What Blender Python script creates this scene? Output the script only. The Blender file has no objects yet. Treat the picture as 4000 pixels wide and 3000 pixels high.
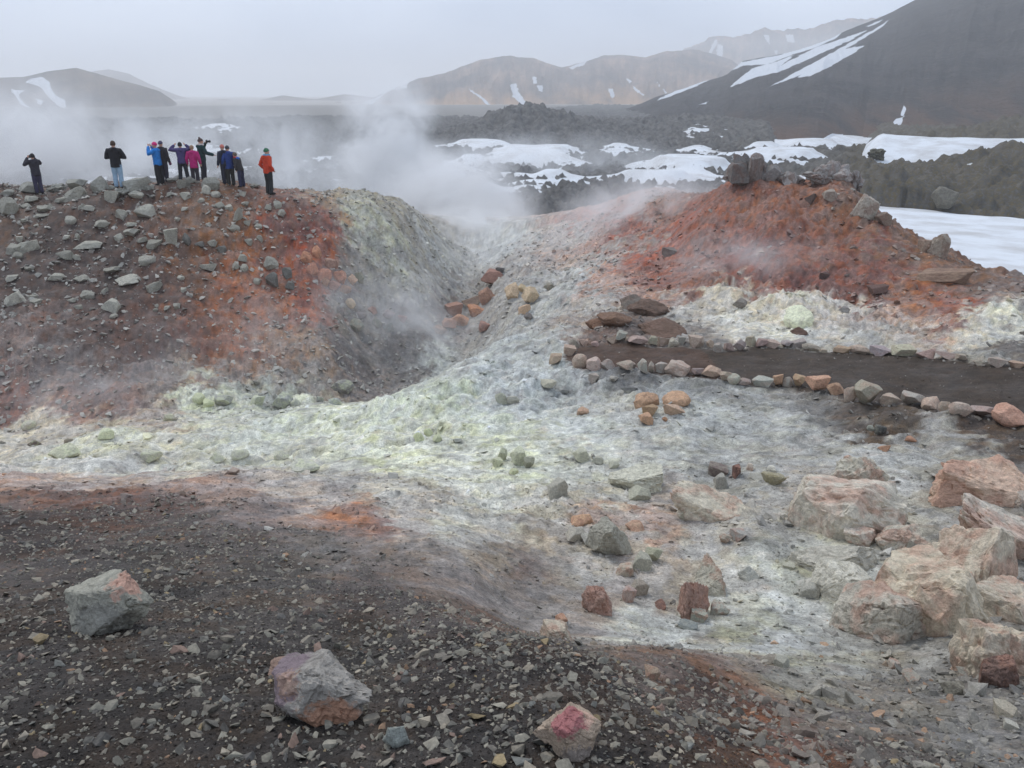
import bpy, bmesh, math, random
import numpy as np
from mathutils import Vector, Matrix
from math import radians, sin, cos, pi

# ------------------------------------------------------------------ camera, sky, sun, exposure
SC = bpy.context.scene
COL = SC.collection
CZ = 10.0                                   # eye height over the lava plain (m)
PITCH = radians(20.0)
VW, VH = 2212.0, 1659.0                     # sketch units used to describe directions
FP = VW * 28.0 / 36.0
cam_d = bpy.data.cameras.new('camera'); cam_d.lens = 28.0; cam_d.sensor_width = 36.0
cam_d.clip_start = 0.05; cam_d.clip_end = 12000
cam = bpy.data.objects.new('camera', cam_d); COL.objects.link(cam)
cam.location = (0, 0, CZ); cam.rotation_euler = (radians(90) - PITCH, 0, 0)
SC.camera = cam

SUN_EL, SUN_AZ = radians(52), radians(-35)
world = bpy.data.worlds.new('World'); SC.world = world; world.use_nodes = True
wn = world.node_tree; wn.nodes.clear()
w_out = wn.nodes.new('ShaderNodeOutputWorld'); w_bg = wn.nodes.new('ShaderNodeBackground')
w_sky = wn.nodes.new('ShaderNodeTexSky'); w_sky.sky_type = 'NISHITA'; w_sky.sun_disc = False
w_sky.sun_elevation = SUN_EL; w_sky.sun_rotation = SUN_AZ; w_sky.air_density = 1.0; w_sky.dust_density = 4.0
w_tc = wn.nodes.new('ShaderNodeTexCoord'); w_no = wn.nodes.new('ShaderNodeTexNoise')
w_no.inputs['Scale'].default_value = 2.2; w_no.inputs['Detail'].default_value = 4
w_map = wn.nodes.new('ShaderNodeMapping'); w_map.inputs['Scale'].default_value = (1, 1, 2.6)
wn.links.new(w_tc.outputs['Generated'], w_map.inputs['Vector']); wn.links.new(w_map.outputs[0], w_no.inputs['Vector'])
w_cl = wn.nodes.new('ShaderNodeMix'); w_cl.data_type = 'RGBA'      # overcast cloud deck
w_cl.inputs[6].default_value = (6.1, 7.4, 9.7, 1); w_cl.inputs[7].default_value = (8.9, 10.2, 12.5, 1)
w_mr = wn.nodes.new('ShaderNodeMapRange'); w_mr.inputs[1].default_value = .32; w_mr.inputs[2].default_value = .62
wn.links.new(w_no.outputs['Fac'], w_mr.inputs[0]); wn.links.new(w_mr.outputs[0], w_cl.inputs[0])
w_mx = wn.nodes.new('ShaderNodeMix'); w_mx.data_type = 'RGBA'; w_mx.inputs[0].default_value = 0.88
wn.links.new(w_sky.outputs[0], w_mx.inputs[6]); wn.links.new(w_cl.outputs[2], w_mx.inputs[7])
wn.links.new(w_mx.outputs[2], w_bg.inputs['Color']); w_bg.inputs['Strength'].default_value = 0.1
wn.links.new(w_bg.outputs[0], w_out.inputs['Surface'])

sun_d = bpy.data.lights.new('sun', 'SUN'); sun_d.energy = 1.3; sun_d.angle = radians(14); sun_d.color = (1.0, 0.965, 0.91)
sun = bpy.data.objects.new('sun', sun_d); COL.objects.link(sun)
_sd = Vector((sin(SUN_AZ) * cos(SUN_EL), cos(SUN_AZ) * cos(SUN_EL), sin(SUN_EL)))
sun.rotation_euler = _sd.to_track_quat('Z', 'Y').to_euler(); sun.location = (0, 0, 80)

SC.view_settings.view_transform = 'Standard'; SC.view_settings.look = 'None'
SC.view_settings.exposure = 0.0; SC.view_settings.gamma = 1.0
SC.view_settings.use_curve_mapping = False
SC.render.engine = 'CYCLES'
cy = SC.cycles
cy.use_denoising = True; cy.max_bounces = 6; cy.diffuse_bounces = 3; cy.glossy_bounces = 2
cy.transmission_bounces = 2; cy.volume_bounces = 3; cy.transparent_max_bounces = 8
cy.volume_step_rate = 3.0; cy.volume_max_steps = 96
cy.use_adaptive_sampling = True; cy.adaptive_threshold = 0.02

# ------------------------------------------------------------------ numeric helpers
rng = np.random.default_rng(7)
_perm = np.random.default_rng(3).permutation(1024).astype(np.int64)
_g3 = np.random.default_rng(5).normal(size=(1024, 3)); _g3 /= np.linalg.norm(_g3, axis=1)[:, None]

def noise3(x, y, z):
    """gradient noise, about -0.7..0.7"""
    x = np.asarray(x, float); y = np.asarray(y, float); z = np.asarray(z, float) + np.zeros_like(x)
    xi = np.floor(x).astype(np.int64); yi = np.floor(y).astype(np.int64); zi = np.floor(z).astype(np.int64)
    fx = x - xi; fy = y - yi; fz = z - zi
    u = fx * fx * fx * (fx * (fx * 6 - 15) + 10); v = fy * fy * fy * (fy * (fy * 6 - 15) + 10); w = fz * fz * fz * (fz * (fz * 6 - 15) + 10)
    def gr(i, j, k):
        h = _perm[(_perm[(_perm[(xi + i) & 1023] + yi + j) & 1023] + zi + k) & 1023]
        g = _g3[h]
        return g[..., 0] * (fx - i) + g[..., 1] * (fy - j) + g[..., 2] * (fz - k)
    a = gr(0, 0, 0) * (1 - u) + gr(1, 0, 0) * u
    b = gr(0, 1, 0) * (1 - u) + gr(1, 1, 0) * u
    c = gr(0, 0, 1) * (1 - u) + gr(1, 0, 1) * u
    d = gr(0, 1, 1) * (1 - u) + gr(1, 1, 1) * u
    return (a * (1 - v) + b * v) * (1 - w) + (c * (1 - v) + d * v) * w

def fbm(x, y, z=0.0, f=1.0, o=4, gain=0.5, ridged=False):
    s = 0; a = 1.0
    for i in range(o):
        n = noise3(x * f + 17.3 * i, y * f - 9.1 * i, np.asarray(z) * f + 3.7 * i)
        s = s + a * ((0.45 - np.abs(n)) * 1.6 if ridged else n)
        a *= gain; f *= 2.03
    return s

def sstep(a, b, x):
    t = np.clip((x - a) / (b - a), 0, 1); return t * t * (3 - 2 * t)

def ray(px, py):
    """bearing (rad, + to the right) and slope (rise per horizontal metre) of a view direction; also horizontal metres per metre of depth"""
    px = np.asarray(px, float); py = np.asarray(py, float)
    x = (px - VW / 2) / FP; yc = (VH / 2 - py) / FP
    fw = cos(PITCH) + yc * sin(PITCH); up = yc * cos(PITCH) - sin(PITCH)
    hr = np.hypot(x, fw)
    return np.arctan2(x, fw), up / hr, hr

def project(X, Y, Z):
    """inverse of ray(): world -> sketch units, depth"""
    Zr = Z - CZ
    d = Y * cos(PITCH) - Zr * sin(PITCH); u = Y * sin(PITCH) + Zr * cos(PITCH)
    d = np.maximum(d, 1e-3)
    return VW / 2 + X / d * FP, VH / 2 - u / d * FP, d

def lin(c):
    c = np.asarray(c, float) / 255.0
    return np.where(c <= 0.04045, c / 12.92, ((c + 0.055) / 1.055) ** 2.4)

# ------------------------------------------------------------------ object helpers
def link(o, parent=None):
    COL.objects.link(o)
    if parent is not None: o.parent = parent
    return o

def mesh_np(name, V, F, smooth=True):
    """V (n,3), F (m,3|4) -> mesh"""
    me = bpy.data.meshes.new(name)
    V = np.asarray(V, np.float32); F = np.asarray(F, np.int32); k = F.shape[1]
    me.vertices.add(len(V)); me.vertices.foreach_set('co', V.ravel())
    me.loops.add(F.size); me.loops.foreach_set('vertex_index', F.ravel())
    me.polygons.add(len(F)); me.polygons.foreach_set('loop_start', np.arange(0, F.size, k, dtype=np.int32))
    me.polygons.foreach_set('use_smooth', np.full(len(F), bool(smooth)))
    me.update(calc_edges=True)
    return me

def vcol(me, rgb, name='Col'):
    a = me.attributes.new(name, 'FLOAT_COLOR', 'POINT')
    d = np.ones((len(rgb), 4), np.float32); d[:, :3] = rgb
    a.data.foreach_set('color', d.ravel())

def vfloat(me, v, name):
    a = me.attributes.new(name, 'FLOAT', 'POINT'); a.data.foreach_set('value', np.asarray(v, np.float32))

def tag(o, label=None, cat=None, group=None, kind=None):
    if label: o['label'] = label
    if cat: o['category'] = cat
    if group: o['group'] = group
    if kind: o['kind'] = kind
    return o

# ------------------------------------------------------------------ material helpers
def new_mat(name):
    m = bpy.data.materials.new(name); m.use_nodes = True
    nt = m.node_tree; nt.nodes.clear()
    out = nt.nodes.new('ShaderNodeOutputMaterial'); b = nt.nodes.new('ShaderNodeBsdfPrincipled')
    b.inputs['Roughness'].default_value = 0.9; b.inputs['Specular IOR Level'].default_value = 0.25
    nt.links.new(b.outputs[0], out.inputs['Surface'])
    return m, nt, b

def N(nt, t, **kw):
    n = nt.nodes.new(t)
    for k, v in kw.items():
        if k in n.inputs: n.inputs[k].default_value = v
        else: setattr(n, k, v)
    return n

def nz(nt, vec, scale, detail=4, rough=0.55, dist=0.0):
    n = N(nt, 'ShaderNodeTexNoise', Scale=scale, Detail=detail, Roughness=rough, Distortion=dist)
    if vec is not None: nt.links.new(vec, n.inputs['Vector'])
    return n.outputs['Fac']

def mapr(nt, val, a, b, c, d):
    n = N(nt, 'ShaderNodeMapRange'); nt.links.new(val, n.inputs[0])
    for i, x in enumerate((a, b, c, d)): n.inputs[i + 1].default_value = x
    return n.outputs[0]

def mth(nt, op, a, b=None):
    n = nt.nodes.new('ShaderNodeMath'); n.operation = op
    for i, x in enumerate((a, b)):
        if x is None: continue
        if isinstance(x, (int, float)): n.inputs[i].default_value = x
        else: nt.links.new(x, n.inputs[i])
    return n.outputs[0]

def mixc(nt, fac, a, b, blend='MIX'):
    n = nt.nodes.new('ShaderNodeMix'); n.data_type = 'RGBA'; n.blend_type = blend
    for i, x in ((0, fac), (6, a), (7, b)):
        if isinstance(x, (int, float)): n.inputs[i].default_value = x
        elif isinstance(x, (tuple, list, np.ndarray)): n.inputs[i].default_value = (*[float(q) for q in x][:3], 1)
        else: nt.links.new(x, n.inputs[i])
    return n.outputs[2]

def gray(nt, val):
    n = nt.nodes.new('ShaderNodeCombineColor')
    for i in range(3): nt.links.new(val, n.inputs[i])
    return n.outputs[0]

def bump(nt, b, h, strength, dist, prev=None):
    n = N(nt, 'ShaderNodeBump', Strength=strength, Distance=dist); nt.links.new(h, n.inputs['Height'])
    if prev is not None: nt.links.new(prev, n.inputs['Normal'])
    nt.links.new(n.outputs[0], b.inputs['Normal']); return n.outputs[0]

def texco(nt, which='Object'):
    return nt.nodes.new('ShaderNodeTexCoord').outputs[which]
def geopos(nt):
    return nt.nodes.new('ShaderNodeNewGeometry').outputs['Position']

# ------------------------------------------------------------------ GROUND: surveyed points (bearing column, sketch row, depth in m)
SURV = {   # rows run from the foot of the picture to the crest
 -120: [(1659,2.1),(1350,3.8),(1060,8.8),(1000,12.5),(900,19.5),(700,23.5),(550,27.5),(425,31)],
 0:   [(1659,2.1),(1350,3.7),(1060,9),(1005,13),(900,20),(700,23.5),(550,27.5),(417,31)],
 200: [(1659,2.1),(1350,3.7),(1080,8.2),(1015,12),(950,16.5),(880,20.2),(700,23.8),(550,27.7),(408,31)],
 400: [(1659,2.1),(1350,3.7),(1100,7.5),(1024,10.6),(965,15.5),(880,20.3),(800,22.8),(650,25.6),(500,28.8),(398,31.5)],
 500: [(1350,3.75),(1095,7.5),(1016,10.4),(1008,13.6),(960,15.6),(900,19),(860,21.5),(800,23.6),(650,26.4),(500,29.3),(403,32)],
 600: [(1659,2.1),(1350,3.8),(1090,8),(1013,11),(1004,13.6),(960,15.5),(895,18.4),(880,21.5),(800,24),(700,26),(550,29),(421,32)],
 700: [(1200,5.9),(1085,8.3),(1012,11.4),(985,13.2),(940,15.2),(884,18),(874,22.3),(800,24.8),(700,26.8),(550,29.7),(425,32.8)],
 800: [(1659,2.05),(1400,3.6),(1200,6),(1080,8.6),(1000,11.6),(940,14.4),(900,16.4),(868,18.6),(858,25),(790,27.3),(740,28.4),(650,30),(550,31.8),(434,34)],
 900: [(1330,4),(1200,6.1),(1080,8.8),(1000,11.3),(930,14.2),(880,16.5),(832,19.4),(822,27),(735,29.6),(650,31.6),(560,34),(462,38)],
 1000: [(1659,2.05),(1335,4.2),(1200,6.3),(1100,8.8),(1000,11.4),(920,14.2),(850,17.2),(780,20.8),(768,29.6),(680,34),(600,38.5),(520,44),(478,48)],
 1100: [(1364,4.1),(1310,5.9),(1200,7),(1100,9),(1000,11.2),(920,13.8),(850,16.6),(780,19.6),(738,21),(725,26),(690,28),(640,31),(560,38),(480,47)],
 1200:[(1659,2.05),(1381,4.0),(1320,6),(1200,7.4),(1050,10),(950,12.6),(850,16),(760,19.5),(700,23.5),(640,28.5),(560,36),(470,44)],
 1320:[(1395,4.1),(1335,6),(1200,7.6),(1050,10.1),(950,12.5),(850,15.8),(760,18.9),(690,22.5),(620,27),(560,31.5),(440,42)],
 1450:[(1659,2.1),(1500,3.2),(1404,4.2),(1375,5.8),(1200,7.6),(1050,10),(950,12.3),(850,15.5),(805,17.2),(735,19.8),(700,21.6),(640,25),(560,29.5),(470,35),(410,39)],
 1560:[(1659,2.25),(1500,3.6),(1430,4.5),(1385,5.6),(1200,7.7),(1050,10),(950,12.2),(850,15.2),(812,16.7),(745,19.2),(700,21.4),(620,24.8),(520,28.5),(405,33)],
 1700:[(1659,2.5),(1480,4.3),(1400,5.4),(1300,6.6),(1150,8.2),(1030,10.1),(950,12),(870,14.5),(830,15.9),(755,18.5),(720,19.9),(650,22.6),(550,25.8),(450,28.8),(388,31)],
 1640:[(1659,2.4),(1480,4.1),(1400,5.4),(1300,6.6),(1150,8),(1030,10),(950,12.1),(850,15.2),(750,18.8),(700,21),(620,24.2),(520,27.6),(440,30),(374,31.5)],
 1740:[(600,24.3),(500,27.4),(440,29.2),(394,30.8)],
 1820:[(1659,2.75),(1460,4.7),(1300,6.6),(1150,8.1),(1030,10),(950,11.9),(860,14.4),(760,17.9),(700,20.3),(600,24.2),(500,27),(385,30)],
 1910:[(1659,2.9),(1450,5),(1300,6.5),(1150,8),(1030,9.8),(950,11.8),(880,13.7),(765,17.4),(690,20.5),(600,24),(490,27)],
 2040:[(1659,3),(1480,4.6),(1350,5.7),(1200,7.2),(1050,9.3),(950,11.6),(890,13.2),(772,16.6),(700,19.5),(620,22.8),(555,25.5)],
 2212:[(1659,3.1),(1500,4.3),(1350,5.6),(1200,7),(1050,9),(950,11.5),(900,12.6),(785,15.6),(700,19),(608,23.5)],
 2340:[(1659,3.1),(1500,4.3),(1350,5.6),(1200,7),(1050,9),(950,11.4),(900,12.4),(790,15.4),(700,18.6),(630,22.5)],
}
_pt = []
for _px, rows in SURV.items():
    for _i, (_py, _Z) in enumerate(rows):
        th, s, hr = ray(_px, _py); _pt.append((float(th), float(hr * _Z), float(s * hr * _Z)))
    _last = _pt[-1]                          # the far side of each rise falls to the plain
    if _px < 850:
        for _r, _d in ((1.10, .25), (1.3, 1.5), (1.6, 3.6)): _pt.append((_last[0], _last[1] * _r, max(_last[2] - _d, -10.2)))
    elif _px < 1500:
        for _r, _d in ((1.12, .5), (1.3, 1.6), (1.5, 2.8)): _pt.append((_last[0], _last[1] * _r, max(_last[2] - _d, -10.2)))
    elif _px < 2000:
        for _r, _d in ((1.08, .3), (1.25, 2.2), (1.6, 4.3), (2.0, 6)): _pt.append((_last[0], _last[1] * _r, max(_last[2] - _d, -9.6)))
    else:
        for _r, _d in ((1.10, .5), (1.3, 2.1), (1.7, 3.9), (2.2, 4.8)): _pt.append((_last[0], _last[1] * _r, max(_last[2] - _d, -9.6)))
for _t in (-.72, -.36, 0, .36, .72):
    _pt += [(_t, .55, -1.58), (_t, 1.1, -1.60)]
_pt = np.array(_pt)
KU = 2.5
def tps_fit(U, z, lam=2e-4):
    n = len(U); d2 = ((U[:, None] - U[None]) ** 2).sum(-1)
    K = .5 * d2 * np.log(d2 + 1e-12) + lam * np.eye(n); P = np.c_[np.ones(n), U]
    A = np.block([[K, P], [P.T, np.zeros((3, 3))]])
    return np.linalg.solve(A, np.r_[z, 0, 0, 0])
def tps_eval(U, w, Q):
    out = np.empty(len(Q)); n = len(U)
    for i in range(0, len(Q), 20000):
        q = Q[i:i + 20000]; d2 = ((q[:, None] - U[None]) ** 2).sum(-1)
        out[i:i + 20000] = (.5 * d2 * np.log(d2 + 1e-12)) @ w[:n] + w[n] + q @ w[n + 1:]
    return out
_U = np.c_[_pt[:, 0] * KU, np.log(_pt[:, 1])]
_w = tps_fit(_U, _pt[:, 2])

# tessellation: rings that widen with distance, denser bearings ahead
TH = np.r_[np.linspace(radians(-46), radians(46), 741), radians(46) + np.linspace(0, radians(268), 48)[1:-1]]
ND = 741
R = [0.55]
while R[-1] < 4000:
    r = R[-1]
    d = .0105 if r < 3 else (.0075 if r < 7 else (.0052 if r < 42 else (.02 if r < 75 else .09)))
    R.append(r * (1 + d))
R = np.array(R); NR = len(R); NT = len(TH)
TT, RR = np.meshgrid(TH, R)
_near = R < 90; _nn = int(_near.sum())
zc = tps_eval(_U, _w, np.c_[TT[:_nn, :ND:2].ravel() * KU, np.log(RR[:_nn, :ND:2]).ravel()]).reshape(_nn, -1)
HH = np.full((NR, NT), -10.7)
for i in range(_nn):
    HH[i, :ND] = np.interp(TH[:ND], TH[:ND:2], zc[i])
    HH[i, ND:] = np.interp(TH[ND:], [TH[ND - 1], TH[0] + 2 * pi], [HH[i, ND - 1], HH[i, 0]])
_bl = sstep(52, 80, RR); HH = HH * (1 - _bl) - 10.7 * _bl
HH[:_nn] = np.maximum(HH[:_nn], -10.7)
GX, GY = RR * np.sin(TT), RR * np.cos(TT)

LR = np.log(R)
def _cr(th, r):
    c = np.clip((np.asarray(th) - TH[0]) / (TH[1] - TH[0]), 0, ND - 1.001)
    k = np.clip(np.interp(np.log(np.maximum(r, .56)), LR, np.arange(NR)), 0, NR - 1.001)
    return c, k
def gh_pol(th, r):
    c, k = _cr(th, r); c0 = c.astype(int); k0 = k.astype(int); fc = c - c0; fk = k - k0
    return (HH[k0, c0] * (1 - fc) + HH[k0, c0 + 1] * fc) * (1 - fk) + (HH[k0 + 1, c0] * (1 - fc) + HH[k0 + 1, c0 + 1] * fc) * fk
def gh(x, y):
    return gh_pol(np.arctan2(x, y), np.hypot(x, y))
def hit(px, py, back=0.0):
    """where a view direction meets the ground (x, y, z relative to the eye, depth); the crest when it passes over"""
    px = np.atleast_1d(np.asarray(px, float)); py = np.atleast_1d(np.asarray(py, float))
    th, s, hr = ray(px, py)
    rr = R[(R > .8) & (R < 60)]; out = np.empty((len(px), 4))
    for i in range(len(px)):
        zz = gh_pol(np.full(len(rr), th[i]), rr); e = zz - s[i] * rr
        k = np.argmax(e >= 0)
        if e[k] < 0:
            sl = np.where(rr > 8, zz / rr, -9); k = int(np.argmax(sl)); r = rr[k] + back
        elif k == 0: r = rr[0]
        else: r = rr[k - 1] + (rr[k] - rr[k - 1]) * (-e[k - 1]) / (e[k] - e[k - 1])
        z = float(gh_pol(np.array([th[i]]), np.array([r]))[0])
        out[i] = (r * sin(th[i]), r * cos(th[i]), z, r * cos(th[i]) * cos(PITCH) - z * sin(PITCH))
    return out

# the footpath between its two rows of stones (sketch: x, y, w, h of each stone)
_z3 = lambda L: [(1106 + a * .5, 553 + b * .5, c * .5, d * .5) for a, b, c, d in L]
NEAR_ROW = _z3([(293,458,65,65),(355,472,80,55),(412,470,60,45),(485,482,75,45),(523,474,30,30),(563,480,45,55),(600,485,28,45),(640,487,50,48),(716,490,110,65),(798,504,48,40),(862,504,80,50),(922,524,50,45),(955,537,55,45),(1003,547,52,30),(1080,547,85,38),(1147,539,48,60),(1190,547,42,45),(1240,545,58,58),(1313,553,90,80),(1395,577,72,55),(1455,602,60,75),(1528,605,110,105),(1632,622,90,50),(1725,622,95,55),(1798,640,85,60),(1866,650,50,45),(1930,660,85,55),(2028,678,100,42),(2147,698,145,80)])
FAR_ROW = _z3([(190,450,60,45),(250,410,60,40),(268,378,45,38),(310,376,45,25),(358,380,40,18),(435,362,50,30),(472,352,50,48),(542,366,85,36),(607,369,42,42),(650,373,48,42),(695,378,42,38),(733,370,36,38),(797,376,70,45),(855,380,35,30),(890,399,50,40),(937,395,42,38),(984,388,50,50),(1030,370,55,45),(1080,380,55,38),(1125,383,65,32),(1185,384,50,28),(1235,381,75,38),(1290,398,75,28),(1345,412,40,18),(1425,412,60,28),(1500,406,85,32),(1590,413,90,35),(1688,412,100,38),(1780,422,90,38),(1880,432,110,24),(1943,440,45,26),(2020,462,60,20),(2090,462,70,36),(2180,472,70,28)])
_nr = hit([a for a, *_ in NEAR_ROW], [b + d * .45 for a, b, c, d in NEAR_ROW])[:, :2]
_fr = hit([a for a, *_ in FAR_ROW[2:]], [b + d * .45 for a, b, c, d in FAR_ROW[2:]])[:, :2]
_xn = hit([2380], [935])[:, :2]; _xf = hit([2380], [805])[:, :2]
PATH_POLY = np.r_[_nr[:1], _nr, _xn, _xf, _fr[::-1], hit([1215], [778])[:, :2]]
def in_poly(x, y, P):
    x = np.asarray(x); y = np.asarray(y); ins = np.zeros(x.shape, bool); n = len(P)
    for i in range(n):
        x1, y1 = P[i]; x2, y2 = P[(i + 1) % n]
        if y1 == y2: continue
        c = (y1 > y) != (y2 > y)
        ins ^= c & (x < (x2 - x1) * (y - y1) / (y2 - y1) + x1)
    return ins
def poly_dist(x, y, P):
    d = np.full(np.shape(x), 1e9); n = len(P)
    for i in range(n):
        a = P[i]; b = P[(i + 1) % n]; ab = b - a; L = (ab ** 2).sum() + 1e-12
        t = np.clip(((x - a[0]) * ab[0] + (y - a[1]) * ab[1]) / L, 0, 1)
        d = np.minimum(d, np.hypot(x - a[0] - t * ab[0], y - a[1] - t * ab[1]))
    return np.where(in_poly(x, y, P), d, -d)
_sel = (RR > 9) & (RR < 26) & (TT < radians(47))
pathd = np.full(RR.shape, -9.0); pathd[_sel] = poly_dist(GX[_sel], GY[_sel], PATH_POLY)

# relief: lumps, crust and rubble of the hot ground
_D = (slice(0, _nn), slice(0, NT))
gx, gy, rr_, tt_ = GX[_D], GY[_D], RR[_D], TT[_D]
lump = sstep(4.5, 9, rr_)
_pm = 1 - .74 * sstep(-.25, .15, pathd[_D])
_calm = 1 - .75 * sstep(36, 55, rr_)
n1 = fbm(gx, gy, 0, .33, 3); n2 = fbm(gx, gy, 5, 1.1, 3, .55); n3 = fbm(gx, gy, 9, 3.6, 3, .6, ridged=True); n4 = fbm(gx, gy, 2, 11, 2, .6)
_rough = .55 + .9 * sstep(-.1, .35, fbm(gx, gy, 31, .16, 2))
disp = lump * _pm * _calm * _rough * (.28 * n1 + .17 * n2 + .10 * (n3 - .5) + .06 * n4) * (.55 + .15 * sstep(7, 14, rr_) + .40 * sstep(17, 23, rr_)) + (1 - lump) * (.02 * n1 + .02 * n2 + .014 * n4) \
     + (1 - .6 * lump) * .009 * fbm(gx, gy, 1, 30, 2) * (rr_ < 9)
# crusted humps with creases between them on the hot ground, rills down the flanks
_bw = fbm(gx, gy, 61, .5, 2) * .6
b1 = np.abs(noise3(gx * .55 + _bw, gy * .75 + _bw, 7.0)) * 2; b2 = np.abs(noise3(gx * 1.5 + _bw, gy * 1.9, 3.0)) * 2; b3 = np.abs(noise3(gx * 4.1, gy * 4.6 + _bw, 1.0)) * 2
_hot = (.15 * sstep(6, 9, rr_) + .85 * sstep(10, 13.5, rr_)) * (1 - .35 * sstep(24, 34, rr_)) * _pm * _calm * (.5 + .8 * sstep(-.2, .3, fbm(gx, gy, 88, .2, 2)))
disp = disp + _hot * (.30 * (b1 - .35) + .11 * (b2 - .35) + .035 * (b3 - .35))
HH[_D] += disp

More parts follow.
